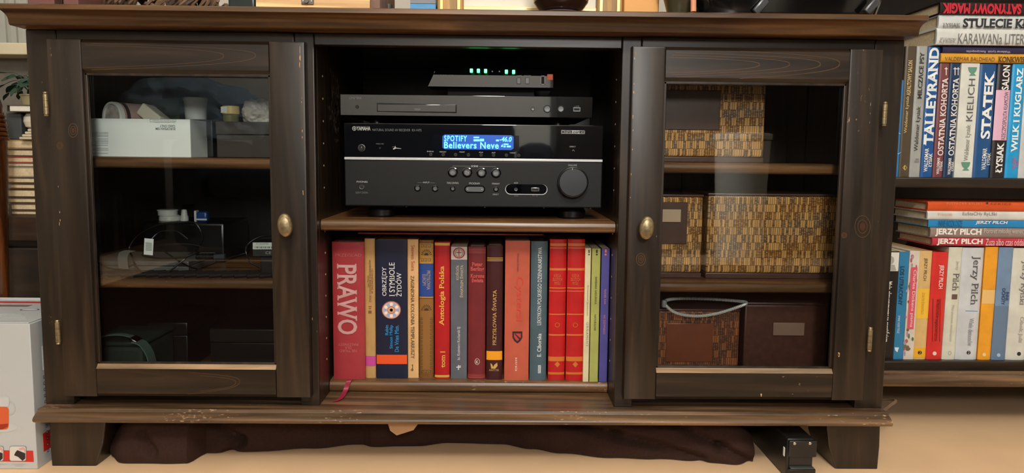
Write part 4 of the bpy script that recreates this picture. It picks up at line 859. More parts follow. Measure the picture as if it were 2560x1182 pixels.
x0, x1, z0, z1 = rect(1645, 505, 1718, 610, 0.074); pn = B('front_panel', XRC+0.004, x1, 0.0735, 0.076, z0, z1, LEA, t, b=0.001); x0, x1, z0, z1 = rect(1640, 523, 1702, 555, 0.073); B('label_plate', XRC+0.005, x1, 0.0715, 0.0735, z0, z1, PLATE, pn, b=0.0009)
woven(1767, 490, 2096, 0.075, 0.2, Z2T, WICK, 'wide tan woven box filling most of the middle right shelf')
t, xa, xb, zt = woven(1645, 778, 1858, 0.080, 0.2, ZD, WICKD, 'reddish-brown woven box with a smooth panel at the bottom', x0=XRC)
x0, x1, z0, z1 = rect(1665, 808, 1782, 905, 0.079); B('front_panel', x0, x1, 0.0785, 0.081, z0, z1, pm('red_brown_leather', (128, 70, 44), 0.35, var=0.12, scale=30), t, b=0.001)
gz = zt
t, xa, xb, zt = woven(1870, 762, 2078, 0.090, 0.2, ZD, pm('dark_brown_weave', (82, 46, 33), 0.45, var=0.25, scale=90), 'dark brown box with a pale label plate, bottom right'); x0, x1, z0, z1 = rect(1932, 806, 2010, 838, 0.089); B('label_plate', x0, x1, 0.0868, 0.0885, z0, z1, pm('dull_label_plate', (152, 120, 102), 0.4, var=0.05), t, b=0.0009)
# silver gooseneck loop resting on the bottom woven box
gn = thing('gooseneck_loop', (at(1760, 770, .07).x, 0.09, gz+0.004), 'loop of silver flexible metal hose on the reddish-brown woven box', 'hose')
gp = [at(1662, 760, .062), at(1690, 782, .058), at(1740, 790, .058), at(1790, 784, .060), at(1840, 769, .066), at(1866, 757, .080), at(1840, 752, .100), at(1770, 747, .110), at(1700, 746, .105), at(1668, 750, .085)]
for q in gp[5:]: q.z = max(q.z, gz+0.0075)
for q in gp[:5]: q.z = max(q.z, gz-0.015)
path = smooth_path(gp, 40, True); put('hose', tube(bm_(), path, [0.0030 if i % 4 < 2 else 0.0024 for i in range(len(path))], 8, True), pm('bright_hose', (214, 216, 212), 0.35, 0.4, var=0), gn)
put('hose_clip', lathe(bm_(), [(0.004, 0), (0.0045, 0.003), (0.0045, 0.009), (0.004, 0.012)], (gp[0].x-0.001, gp[0].y, gp[0].z-0.005), 2, 12), pm('grey_clip', (150, 152, 150), 0.4, 0.3, var=0), gn)

# ------------------------------------------------------------------ neighbouring bookcase on the right
YB = 0.20; BX0, BX1 = 0.6300, 1.55
bc = thing('bookcase', ((BX0+BX1)/2, 0.35, 0), 'dark wooden bookcase full of books to the right of the cabinet', 'bookcase')
zs1, zs0 = at(2400, 444, YB).z, at(2400, 903, YB).z
B('side_panel', BX0, BX0+0.018, YB, 0.55, 0.087, 1.25, WZ, bc); B('side_panel', BX1-0.018, BX1, YB, 0.55, 0.087, 1.25, WZ, bc); B('back_panel', BX0, BX1, 0.55, 0.558, 0.087, 1.25, WIN, bc, b=0)
for zt, th in ((zs1, 0.019), (zs0, 0.021), (0.98, 0.019)): B('shelf', BX0+0.018, BX1-0.018, YB, 0.55, zt-th, zt, WX, bc, b=0.003)
B('top_board', BX0, BX1, YB-0.01, 0.56, 1.25, 1.272, WX, bc)
dy, dz = YB-0.0+0.0, 0.0
nz = at(2400, 931, 0.172).z; nb = at(2400, 968, 0.168).z
pts = [(0.185, nz), (0.180, nz), (0.178, nz-0.004)] + [(0.174-0.008*math.sin(i/6*math.pi*.62), nz-0.0045-0.0165*(1-math.cos(i/6*math.pi*.62))/1.37) for i in range(7)] + [(0.170, nb+0.001), (0.172, nb), (0.185, nb)]
put('base_moulding', prism(bm_(), pts, 0, BX0, BX1), WXB, bc); B('base_board', BX0, BX1, 0.1852, 0.558, nb, zs0-0.0211, WX, bc)
for x0 in (BX0+0.004, BX1-0.09): B('foot', x0, x0+0.085, 0.40, 0.55, 0, nb, WZ, bc, b=0.003)
GU, GL = 'upright books on the upper right shelf', 'upright books on the lower right shelf'
def ub(a, b, t, col, label, Y=0.212, **k): return vbook(a, b, t, zs1+0.0002, Y, col, label, GU, ymid=305, **k)
def lb(a, b, t, col, label, Y=0.212, **k): return vbook(a, b, t, zs0+0.0002, Y, col, label, GL, ymid=760, **k)
k = ub(2236, 2253.5, 200, (36, 120, 186), 'slim blue book with pale veins beside the cabinet side', rounded=False)
Sh(k, [[(2243, 330), (2251, 334), (2251, 335.2), (2243, 331.2)], [(2240, 382), (2246, 384), (2252, 380), (2252, 381), (2246, 385.2), (2240, 383.2)]], (190, 220, 238), 'vein')
k = ub(2254, 2281, 115, (78, 66, 50), 'dark brown book ASFALTOWY SALON')
T(k, 'Waldemar Łysiak', (2262, 240, 2271, 333), (216, 196, 140), serif=1); T(k, 'ASFALTOWY SALON', (2268, 152, 2278, 238), (216, 196, 140), serif=1, bold=0.01); Sh(k, ring(2262, 419, 6, 7, 1.5, 4)+[[(2260, 414), (2262, 414), (2262, 424), (2260, 424)]], (214, 178, 90), 'publisher_mark')
k = ub(2281.5, 2309, 115, (158, 160, 156), 'grey book MILCZĄCE PSY')
T(k, 'Waldemar Łysiak', (2288, 266, 2300, 378), (52, 50, 50), serif=1, bold=0.005); T(k, 'MILCZĄCE PSY', (2296, 132, 2310, 246), (48, 44, 44), serif=1, bold=0.02); T(k, 'DOM\nKSIĄŻKI', (2286, 396, 2298, 408), (90, 90, 88), 0)
k = ub(2309.5, 2340, 117, (20, 82, 148), 'tall blue book TALLEYRAND with large pale letters')
T(k, 'TALLEYRAND', (2316, 122, 2340, 362), (226, 232, 232), serif=1, bold=0.035, off=0.0012); T(k, 'WALDEMAR\nŁYSIAK', (2310, 370, 2330, 430), (226, 232, 232), serif=1, bold=0.02)
k = ub(2340.5, 2366, 158, (116, 62, 66), 'maroon book OSTATNIA KOHORTA with one sword')
T(k, 'OSTATNIA KOHORTA', (2349, 196, 2364, 388), (232, 226, 222), serif=1, bold=0.015); T(k, 'WALDEMAR\nŁYSIAK', (2341, 393, 2356, 436), (232, 226, 222), serif=1, bold=0.02)
Sh(k, [[(2364, 168), (2366, 168), (2366, 188), (2364, 188)], [(2361, 171), (2369, 171), (2369, 173), (2361, 173)]], (232, 226, 222))
k = ub(2366.5, 2392, 158, (22, 52, 86), 'dark navy book OSTATNIA KOHORTA with two swords')
T(k, 'OSTATNIA KOHORTA', (2376, 196, 2391, 388), (232, 226, 222), serif=1, bold=0.015); T(k, 'WALDEMAR\nŁYSIAK', (2369, 394, 2385, 437), (232, 226, 222), serif=1, bold=0.02)
Sh(k, [[(x, 168), (x+2, 168), (x+2, 188), (x, 188)] for x in (2386, 2394)]+[[(2383, 171), (2399, 171), (2399, 173), (2383, 173)]], (232, 226, 222))
k = ub(2394, 2440, 158, (212, 214, 206), 'white book KIELICH with two green goblets', rounded=False)
T(k, 'KIELICH', (2418, 198, 2434, 302), (92, 92, 92)); T(k, 'Waldemar Łysiak', (2412, 312, 2426, 402), (140, 140, 136), serif=1)
for cy in (180, 417):
    cx = 2431 if cy < 300 else 2414
    Sh(k, [ell(cx, cy-12, 11, 16, 14, 180, 360)+[(cx+11, cy-12)], [(cx-2, cy+2), (cx+2, cy+2), (cx+9, cy+9), (cx-9, cy+9)]], (96, 146, 124), 'goblet')
k = ub(2440.5, 2485, 160, (24, 78, 132), 'blue book STATEK with huge white letters')
T(k, 'STATEK', (2456, 180, 2480, 346), (232, 236, 236), serif=1, bold=0.03); T(k, 'WALDEMAR\nŁYSIAK', (2454, 370, 2478, 425), (232, 236, 236), serif=1, bold=0.01)
k = ub(2485.5, 2522, 160, (34, 28, 30), 'black book SALON wrapped in a pink band')
Bd(k, (2487, 226, 2524, 350), (222, 178, 202), 'pink_band', 0.0005); T(k, 'RZECZPOSPOLITA KŁAMCÓW', (2504, 230, 2517, 348), (96, 72, 84), off=0.001); T(k, 'SALON', (2505, 164, 2523, 224), (232, 232, 232), bold=0.02); T(k, 'ŁYSIAK', (2490, 356, 2507, 432), (232, 232, 232), serif=1, bold=0.03)
k = ub(2522.5, 2556, 160, (24, 152, 210), 'sky-blue book WILK I KUGLARZ')
T(k, 'WILK I KUGLARZ', (2534, 172, 2550, 380), (226, 238, 240), serif=1, bold=0.03); T(k, 'WALDEMAR\nŁYSIAK', (2530, 392, 2546, 425), (206, 90, 120), serif=1)
k = ub(2556.5, 2590, 165, (196, 198, 198), 'pale grey book at the right edge of the upper shelf')
def hbook(px0, py0, py1, Y, zb, col, label, group, depth=0.125, x1=1.12, rounded=True, zt=None):
    x0 = at(px0, (py0+py1)/2, Y).x; o = Book(); o.Y = Y; zt = zb+(at(px0+80, py0, Y).z-at(px0+80, py1, Y).z) if zt is None else zt
    o.x0, o.z0, o.z1 = x0, zb, zt; o.root = thing('book', ((x0+x1)/2, Y+depth/2, zb), label, 'book', group); o.fy = None
    t = 0.0022 if rounded else 0.0008; zc, hz = (zb+zt)/2, (zt-zb)/2; bl = 0.003 if rounded else 0.0008
    pts = [(Y+depth, zb)]+[(Y+bl*abs(-1+2*i/10)**4, zb+(zt-zb)*i/10) for i in range(11)]+[(Y+depth, zt), (Y+depth, zt-t), (Y+bl+t, zt-t), (Y+bl+t, zb+t), (Y+depth, zb+t)]
    put('cover', prism(bm_(), pts, 0, x0, x1), cover(col), o.root); B('page_block', x0+0.0025, x1-0.0025, Y+bl+t+0.0002, Y+depth-0.003, zb+t+0.0001, zt-t-0.0001, PAGES, o.root, b=0); return o
GH1, GH2 = 'books lying on top of the upper row', 'books lying on top of the lower row'
z = max(at(2450, 159, 0.212).z, at(2353, 158, 0.212).z)+0.0012
k = hbook(2353, 135, 158, 0.208, z, (214, 156, 52), 'orange-yellow book KONKWISTA lying on the upper row', GH1); z = k.z1+0.0003
T(k, 'VALDEMAR BALDHEAD', (2362, 143, 2486, 152), (110, 84, 40), 0); T(k, 'KONKWISTA', (2495, 144, 2580, 158), (84, 60, 30), 0, serif=1, bold=0.02)
k = hbook(2357, 120, 137, 0.208, z, (40, 36, 76), 'thin navy book lying between the yellow and white books', GH1); z = max(k.z1, at(2300, 114, 0.212).z+0.0006)+0.0003
T(k, 'Waldemar Łysiak  Rzeczpospolita', (2415, 126, 2525, 133), (190, 184, 206), 180)
k = hbook(2341, 86, 127, 0.200, z, (208, 210, 206), 'thick white book KARAWANA LITERATURY lying flat', GH1); z = k.z1+0.0003
T(k, 'Waldemar', (2350, 93, 2392, 99), (160, 160, 160), 0); T(k, 'Łysiak', (2348, 99, 2388, 111), (140, 140, 140), 0, shear=0.2); T(k, 'KARAWANa LITERATURY', (2395, 98, 2625, 123), (110, 110, 112), 0)
k = hbook(2346, 55, 88, 0.200, z, (206, 212, 212), 'white book STULECIE KŁAMCÓW lying above the white one', GH1); z = k.z1+0.0003
T(k, 'WALDEMAR', (2358, 64, 2400, 70), (150, 154, 154), 0); T(k, 'ŁYSIAK', (2357, 70, 2400, 80), (120, 124, 124), 0, serif=1); T(k, 'STULECIE KŁAMCÓW', (2408, 66, 2690, 98), (40, 44, 48), 0, serif=1, bold=0.03)
k = hbook(2349, 26, 56, 0.196, z, (30, 16, 18), 'black book SATYNOWY MAGIK lying upside down on the very top', GH1)
T(k, 'SATYNOWY MAGIK', (2356, 27, 2552, 58), (190, 30, 52), 180, bold=0.05)
# lower row
k = lb(2206, 2241, 628, (22, 18, 18), 'black book Małe eksperymenty ze szczęściem', rounded=False)
T(k, 'Małe eksperymenty ze szczęściem', (2208, 700, 2227, 858), (226, 224, 218), -90, serif=1, bold=0.01); Bd(k, (2216, 630, 2243, 678), (214, 214, 206), 'portrait_panel'); Sh(k, [ell(2228, 650, 7, 10, 12), [(2220, 676), (2224, 660), (2236, 662), (2240, 676)]], (160, 160, 154), 'portrait', 0.0009); Sh(k, [ell(2209, 877, 4, 7, 10)], (206, 206, 200))
k = lb(2241.5, 2266, 629, (42, 120, 164), 'blue book LOS UTRACONY', rounded=False)
T(k, 'LOS UTRACONY', (2247, 664, 2258, 764), (20, 50, 76), -90, bold=0.02); T(k, 'IMRE KERTÉSZ', (2243, 788, 2250, 834), (196, 220, 232), -90); Sh(k, [[(2236, 868), (2247, 868), (2243, 880), (2238, 876)]], (206, 226, 236))
FL = pm('floral_cover', (206, 196, 184), 0.5, var=0.0)
k = lb(2266.5, 2292, 627, (206, 198, 186), 'floral-patterned book Charles Dickens', rounded=False)
rnd = random.Random(5)
for i in range(46):
    yy = 634+rnd.random()*250; xx = 2282-(yy-630)*0.052+rnd.uniform(-11, 11); Sh(k, [ell(xx, yy, rnd.uniform(2, 4), rnd.uniform(3, 7), 8)], rnd.choice([(140, 110, 130), (170, 90, 90), (90, 110, 80), (120, 90, 70), (160, 140, 160)]), 'flower', 0.0006+i*0.00001)
Bd(k, (2272, 665, 2288, 825), (206, 84, 100), 'title_label', 0.0012); T(k, 'Charles Dickens pisma', (2276, 672, 2286, 820), (240, 214, 216), -90, off=0.0016)
k = lb(2292.5, 2324, 627, (212, 176, 118), 'sand-coloured book JERZY PILCH ŻÓŁTE ŚWIATŁO')
Bd(k, (2294, 720, 2322, 798), (232, 184, 60), 'yellow_patch'); Bd(k, (2290, 868, 2316, 894), (232, 172, 40), 'yellow_patch'); T(k, 'JERZY PILCH', (2307, 644, 2317, 702), (70, 56, 40), -90); T(k, 'ŻÓŁTE ŚWIATŁO', (2303, 730, 2312, 786), (190, 140, 40), -90, off=0.001); Sh(k, [ell(2299, 881, 5, 5, 14)], (40, 34, 30), off=0.001); T(k, '2', (2297, 877, 2301, 885), (232, 184, 60), 0, off=0.0013)
k = lb(2324.5, 2364, 630, (206, 44, 40), 'red book JERZY PILCH with dark subtitle')
T(k, 'JERZY PILCH', (2344, 661, 2358, 722), (240, 206, 200), -90, bold=0.02); T(k, '60 FELIETONÓW NAJJADOWITSZYCH', (2336, 746, 2347, 854), (84, 20, 24), -90, bold=0.01); Sh(k, [[(2332, 746), (2333.2, 746), (2331.2, 854), (2330, 854)], [(2350, 746), (2351.2, 746), (2349.2, 854), (2348, 854)]], (84, 20, 24), 'rule'); Sh(k, [ell(2336, 883, 5, 5, 14)], (236, 206, 200))
k = lb(2364.5, 2398, 618, (206, 206, 190), 'off-white book Pilch with a tiny picture')
T(k, 'Jerzy', (2388, 652, 2397, 676), (170, 170, 160), -90, serif=1); T(k, 'Pilch', (2381, 682, 2397, 727), (90, 90, 86), -90, serif=1); Bd(k, (2379, 735, 2393, 748), (104, 78, 72), 'tiny_picture', 0.0008); T(k, 'Moje pierwsze samobójstwo', (2374, 760, 2383, 855), (176, 174, 160), -90); Sh(k, ring(2374, 882, 4, 5, 1, 12), (150, 150, 140))
k = lb(2398.5, 2453, 619, (196, 200, 204), 'wide pale blue-grey book Jerzy Pilch Wiele demonów')
T(k, 'Jerzy Pilch', (2424, 638, 2447, 764), (76, 78, 82), -90, serif=1); T(k, 'Wiele demonów', (2420, 793, 2432, 866), (140, 142, 146), -90, serif=1); Sh(k, [[(2413, 776), (2444, 777), (2444, 778.6), (2413, 777.6)]], (70, 130, 190), 'rule'); Sh(k, [ell(2421, 881, 5, 5, 14)], (40, 40, 40)); T(k, '2', (2419, 877, 2423, 885), (206, 206, 206), 0, off=0.001)
k = lb(2455, 2488, 617, (230, 158, 40), 'amber-yellow book in the lower right row'); Bd(k, (2457, 724, 2488, 760), (226, 186, 120), 'torn_label'); Sh(k, [ell(2460, 886, 4.5, 4.5, 14)], (240, 200, 140))
k = lb(2489, 2525, 618, (112, 140, 172), 'slate-blue book INNE OCHOTY'); Bd(k, (2487, 762, 2524, 900), (98, 122, 150), 'lower_panel'); T(k, 'INNE\nOCHOTY', (2503, 719, 2522, 762), (36, 60, 104), -90, bold=0.02); Sh(k, [ell(2496, 887, 4.5, 4.5, 14)], (170, 190, 206), off=0.0009)
k = lb(2525.5, 2576, 620, (206, 206, 196), 'white book Rylski Obok Julii at the right edge'); T(k, 'Jerzy Rylski', (2548, 650, 2566, 764), (110, 110, 108), -90, serif=1); T(k, 'Obok Julii', (2545, 790, 2557, 858), (150, 150, 146), -90, serif=1); Sh(k, [ell(2547, 884, 5, 5, 14)], (40, 40, 40))
z = at(2480, 617, 0.212).z+0.0016
k = hbook(2331, 595, 615, 0.208, z, (186, 52, 70), 'red book JERZY PILCH Zuza lying lowest in the flat stack', GH2); z = k.z1+0.0003
T(k, 'JERZY PILCH', (2340, 596, 2457, 615), (236, 226, 220), 0, bold=0.04); T(k, 'Zuza albo czas oddalenia', (2462, 596, 2580, 613), (232, 196, 196), 0)
k = hbook(2326, 567, 593, 0.208, z, (142, 126, 118), 'taupe book JERZY PILCH Portret in the flat stack', GH2); z = k.z1+0.0003
T(k, 'JERZY PILCH', (2336, 571, 2454, 591), (236, 230, 224), 0, bold=0.04); T(k, 'Portret młodej wenecjanki', (2458, 571, 2580, 587), (196, 188, 180), 0)
k = hbook(2321, 547, 565, 0.208, z, (26, 130, 190), 'bright blue book JERZY PILCH in the flat stack', GH2, rounded=False); z = k.z1+0.0003
T(k, 'JERZY PILCH', (2437, 550, 2519, 560), (232, 238, 240), 0, bold=0.02, shear=0.15); T(k, 'INNE ROZKOSZE', (2345, 549, 2406, 564), (20, 84, 130), 0)
k = hbook(2319, 524, 546, 0.205, z, (206, 206, 202), 'white book EuStaCHy RyLSki in the flat stack', GH2); z = k.z1+0.0003
T(k, 'EuStaCHy RyLSki', (2405, 529, 2492, 540), (120, 122, 122), 0); T(k, 'Warunek', (2343, 531, 2381, 539), (222, 176, 160), 0)
k = hbook(2320, 499, 522, 0.205, z, (206, 80, 30), 'orange book lying on top of the flat stack', GH2)
T(k, 'EUSTACHY RYLSKI', (2365, 506, 2453, 512), (222, 134, 90), 0, sp=1.3); T(k, 'SZKICE', (2475, 506, 2528, 511), (130, 40, 20), 0, sp=1.3); Sh(k, [[(2465, 505), (2470, 505), (2470, 510), (2465, 510)]], (90, 30, 20))

# ------------------------------------------------------------------ left of the cabinet: kettle carton
CW = pm('white_print_carton', (182, 186, 188), 0.45, var=0.02, scale=8); RED = (196, 44, 34)
Y = -0.014; xr = at(84, 990, Y).x; xl = xr-0.20; zt = at(40, 806, Y).z; YBK = 0.175
kb = thing('kettle_carton', ((xl+xr)/2, 0.08, 0), 'white carton with red stripe and printed tea cup, left of the cabinet', 'box')
B('carton_body', xl, xr, Y, YBK, 0.0002, zt-0.002, CW, kb, b=0.0012)
B('carton_flap', xl, xr-0.002, Y+0.001, YBK, zt-0.0018, zt, CW, kb, b=0.0004)
B('flap_tab', xl, xr-0.001, YBK-0.002, YBK-0.0004, zt-0.002, zt+0.004, CW, kb, b=0.0004)
def on_front(polys, col, name, off=0.0005): shape(kb, polys, Y, paint(col), name, off=off)
on_front([[(-60, 1124), (83, 1126), (85, 1154), (-60, 1152)]], RED, 'red_stripe')
def rrect(x0, y0, x1, y1, r=5, n=4):
    o = []
    for cx, cy, a in ((x1-r, y0+r, 0), (x0+r, y0+r, 90), (x0+r, y1-r, 180), (x1-r, y1-r, 270)): o += [(cx+r*math.cos(math.radians(a+90*i/n)), cy-r*math.sin(math.radians(a+90*i/n))) for i in range(n+1)]
    return o
for xx in (24.5, -32):
    on_front([rrect(xx, 1114, xx+42, 1152)], (120, 118, 114), 'picture_border', 0.0008); on_front([rrect(xx+1, 1115, xx+41, 1151)], (206, 206, 200), 'picture_field', 0.0010)
    on_front([[(xx+12, 1137), (xx+15, 1130), (xx+20, 1124), (xx+40, 1132), (xx+40, 1145), (xx+33, 1151), (xx+22, 1141)]], (40, 34, 38), 'pictured_kettle', 0.0013); on_front([[(xx+24, 1120), (xx+36, 1116), (xx+41, 1124), (xx+38, 1130), (xx+36, 1123), (xx+26, 1124)]], (206, 160, 156), 'pictured_handle', 0.0015)
on_front([rrect(-40, 1016, 22.5, 1073, 9)], (206, 92, 52), 'pictured_tea', 0.0008); on_front([[(-40, 1064), (22, 1058), (20, 1066), (6, 1073), (-40, 1073)]], (150, 46, 20), 'pictured_tea_shadow', 0.0010)
on_front([rrect(-40, 992, 23, 1016, 4)], (190, 194, 194), 'pictured_glass', 0.0007)
on_front(ring(26, 1020, 13, 17, 3, 18), (176, 182, 184), 'pictured_handle', 0.0006); on_front([ell(2, 1068, 42, 12, 24)], (188, 192, 192), 'pictured_saucer', 0.0005)
for i, (a, b) in enumerate(((-20, 18), (30, 64), (38, 58))): on_front([[(a, 1159+(i > 1)*4), (b, 1159.5+(i > 1)*4), (b, 1161+(i > 1)*4), (a, 1160.5+(i > 1)*4)]], (170, 172, 170), 'print_line')
def on_side(y0, y1, z0, z1, col, name, off=0.0004):
    put(name, box(bm_(), xr, xr+off, y0, y1, z0, z1), paint(col), kb, smooth=False)
on_side(Y+0.018, YBK-0.02, 0.022, 0.052, RED, 'red_stripe'); on_side(Y+0.028, Y+0.07, zt-0.085, zt-0.045, (180, 184, 184), 'picture_border'); on_side(Y+0.0285, Y+0.0695, zt-0.0845, zt-0.0455, (208, 210, 208), 'picture_field', 0.0006)
on_side(Y+0.034, Y+0.060, zt-0.083, zt-0.066, (24, 24, 28), 'pictured_teapot', 0.0009); on_side(Y+0.040, Y+0.052, zt-0.064, zt-0.058, (60, 60, 62), 'pictured_lid', 0.0009)
for i in range(13):
    zz = zt-0.096-0.0103*i; on_side(Y+0.027, Y+0.0315, zz-0.0022, zz+0.0022, (84, 84, 84), 'bullet_square'); on_side(Y+0.0282, Y+0.0303, zz-0.001, zz+0.001, (180, 180, 180), 'bullet_hole', 0.0006); on_side(Y+0.036, Y+0.10, zz-0.0006, zz+0.0006, (180, 186, 188), 'print_line')
def on_top(x0, x1, y0, y1, col, name, off=0.0004): put(name, box(bm_(), x0, x1, y0, y1, zt, zt+off), paint(col), kb, smooth=False)
on_top(xl+0.004, xr-0.004, YBK-0.032, YBK-0.018, RED, 'red_stripe'); put('brand_oval', xf(lathe(bm_(), [(0.016, 0), (0.016, 0.0005)], (0, 0, 0), 2, 20, 1.0, 0.55), Matrix.Translation((xr-0.060, 0.085, zt))), paint((90, 96, 120)), kb); put('brand_field', xf(lathe(bm_(), [(0.013, 0), (0.013, 0.0007)], (0, 0, 0), 2, 20, 1.0, 0.5), Matrix.Translation((xr-0.060, 0.085, zt))), paint((200, 204, 206)), kb)
for i in range(4): on_top(xr-0.16, xr-0.02-0.01*i, 0.012+0.012*i, 0.0145+0.012*i, (176, 180, 182), 'print_line')
on_top(xr-0.16, xr-0.08, 0.11, 0.125, (120, 100, 100), 'top_picture')
# ------------------------------------------------------------------ left background: low chest, stacked old books, plant
CHY = 0.21; CX0, CX1 = -1.35, -0.745; CHY = 0.24; cz = at(60, 541, CHY).z
chest = thing('chest_of_drawers', ((CX0+CX1)/2, 0.4, 0), 'low very dark wooden chest behind the kettle carton', 'chest')
DKC = wood('blackish_wood', 0, (18, 13, 9), (30, 22, 16), (42, 31, 22), rough=0.45)
zr = at(60, 602, CHY).z; zg = at(60, 620, CHY).z
B('chest_top', CX0, CX1, CHY, 0.6, zr, cz, wood('chest_brown_wood', 0, (34, 20, 11), (50, 31, 18), (64, 42, 26), rough=0.45), chest, b=0.002)
B('chest_carcass', CX0+0.005, CX1-0.005, CHY+0.03, 0.6, 0.03, zr-0.0002, DKC, chest, b=0.001); B('drawer_front', CX0+0.008, CX1-0.008, CHY+0.004, CHY+0.0295, 0.20, zg, DKC, chest, b=0.003); B('drawer_front', CX0+0.008, CX1-0.008, CHY+0.004, CHY+0.0295, 0.04, 0.19, DKC, chest, b=0.003)
B('plinth', CX0+0.01, CX1-0.01, CHY+0.04, 0.59, 0, 0.0295, DKC, chest, b=0.001)
OLD = [(540, 530, (96, 74, 52)), (529, 512, (88, 66, 48)), (511, 498, (80, 62, 44)), (497, 477, (66, 46, 30)), (476, 463, (92, 60, 38)), (462, 448, (74, 56, 44)), (447, 422, (150, 140, 120)), (421, 413, (120, 118, 108)), (412, 397, (168, 70, 62)), (396, 378, (64, 54, 44)), (377, 356, (170, 140, 98))]
OLN = ['thin pale book at the bottom', 'plain cream book second from the bottom', 'cream book third from the bottom', 'brown-bound book under the red-brown one', 'red-brown book low', 'brown book just below the thickest one', 'thickest cream book', 'thin grey book under the red one', 'dull red book', 'dark brown book second from the top', 'tan book on top']
z = cz+0.0003; YO = 0.275
for (pa, pb, col), nm in zip(OLD, OLN):
    h = (pa-pb+1)*(YO-CAM.y)/F; o = thing('old_book', (-0.92, YO+0.07, z), nm+' of the old stack on the chest', 'book', 'old books stacked on the chest')
    dx = rnd.uniform(-0.004, 0.004); t = min(0.0022, h*0.18); xa, xb = at(18, 450, YO).x+dx, -0.768
    B('cover', xa, xb, YO-0.001, YO+0.13, z, z+t, cover(col), o, b=0.0004); B('cover', xa, xb, YO-0.001, YO+0.13, z+h-t-0.0003, z+h-0.0003, cover(col), o, b=0.0004); B('spine', xa, xb, YO+0.13, YO+0.132, z, z+h-0.0003, cover(col), o, b=0.0004)
    B('page_block', xa+0.002, xb-0.002, YO+dx*0.3, YO+0.1295, z+t+0.0001, z+h-t-0.0004, PAGES, o, b=0.0003); z += h
zst = z
# things piled on the old books
x0, x1, _, z1 = rect(20, 282, 58, 356, 0.29); B('grey_box_file', x0, x1, 0.285, 0.395, zst+0.0003, z1, pm('slate_grey_card', (58, 64, 66), 0.6, var=0.1), label='slate-grey box file on the stack of old books', cat='box file', b=0.002)
x0 = at(49, 345, 0.26).x; pl = thing('paper_bundle', (x0+0.03, 0.29, zst), 'small bundle of folded cream papers on the old books', 'papers')
for i in range(4): B('folded_sheet', x0+0.003*i, x0+0.055+0.001*i, 0.258+0.004*i, 0.31, zst+0.0004+0.0052*i, zst+0.005+0.0052*i, pm('cream_paper', (206, 194, 166), 0.7, var=0.06), pl, b=0.0015)
zpp = zst+0.0004+0.0052*4
cxx = at(84, 305, 0.29).x; zt1 = at(70, 281, 0.29).z
wbw = thing('white_bowl', (cxx, 0.30, zpp), 'round cream-white pot above the folded papers', 'pot'); hb = z1-zpp-0.0008
put('pot_body', lathe(bm_(), [(0.012, 0), (0.019, hb*0.12), (0.0222, hb*0.45), (0.0215, hb*0.75), (0.017, hb*0.93)], (cxx, 0.30, zpp+0.0003), 2, 28), pm('cream_ceramic', (206, 200, 182), 0.35, var=0.03), wbw); put('pot_rim', lathe(bm_(), [(0.017, 0), (0.0178, hb*0.03), (0.0165, hb*0.07)], (cxx, 0.30, zpp+hb*0.93), 2, 28), pm('cream_ceramic', (206, 200, 182)), wbw)
x0, x1 = at(22, 272, 0.275).x, -0.775; zb2 = z1+0.0006; o = thing('white_paged_book', ((x0+x1)/2, 0.32, zb2), 'white-paged book lying flat under the potted plant', 'book')
B('cover', x0, x1, 0.268, 0.39, zb2, zb2+0.0016, cover((84, 78, 66)), o, b=0.0004); B('cover', x0, x1, 0.268, 0.39, zb2+0.0118, zb2+0.0134, cover((84, 78, 66)), o, b=0.0004); B('page_block', x0+0.005, x1-0.002, 0.270, 0.388, zb2+0.0017, zb2+0.0117, pm('white_pages', (222, 218, 204), 0.7, var=0.06, scale=200), o, b=0.0004); B('spine', x0, x0+0.0015, 0.268, 0.39, zb2+0.0017, zb2+0.0117, cover((84, 78, 66)), o, b=0.0003)
zpl = zb2+0.0137; cxx = at(75, 255, 0.31).x
pp = thing('potted_plant', (cxx, 0.32, zpl), 'dark green leafy plant in a beige pot left of the cabinet', 'plant')
hp = at(75, 236, 0.31).z-zpl
put('plant_pot', lathe(bm_(), [(0.016, 0), (0.018, 0.002), (0.021, hp*0.85), (0.0225, hp*0.87), (0.0225, hp), (0.019, hp), (0.018, hp*0.8)], (cxx, 0.32, zpl+0.0002), 2, 24), pm('beige_pot', (150, 138, 104), 0.6, var=0.1), pp)
GRN = pm('dark_leaf', (26, 58, 40), 0.4, var=0.25, scale=40)
for i in range(26):
    a = rnd.uniform(0, 2*math.pi); hh = rnd.uniform(0.012, 0.052); rd = rnd.uniform(0.012, 0.062); base = Vector((cxx, 0.32, zpl+hp*0.9)); tip = Vector((cxx-0.012+rd*math.cos(a), 0.32+0.6*rd*math.sin(a), zpl+hp+hh-rd*0.25))
    mid = (base+tip)/2+Vector((0, 0, 0.018)); sm_ = thing if False else None
    bm = bm_(); tube(bm, smooth_path([base, mid, tip], 4), 0.0007, 5); stem = put('stem', bm, GRN, pp)
    d = (tip-mid).normalized(); s = d.cross(Vector((rnd.uniform(-.4, .4), rnd.uniform(-1, .2), 1))).normalized(); nrm = s.cross(d); L = rnd.uniform(0.016, 0.026); bm = bm_(); row = []
    for j in range(6):
        t = j/5; w = math.sin(math.pi*min(1, t*0.93+0.05))*L*0.42; c = tip+d*(L*t)+nrm*(-0.006*t*t); row.append((bm.verts.new(c-s*w), bm.verts.new(c-nrm*0.001), bm.verts.new(c+s*w)))
    for j in range(5):
        for q in (0, 1): bm.faces.new((row[j][q], row[j][q+1], row[j+1][q+1], row[j+1][q]))
    bmesh.ops.recalc_face_normals(bm, faces=bm.faces); bmesh.ops.solidify(bm, geom=bm.faces[:], thickness=0.0004); put('leaf', bm, GRN, stem)
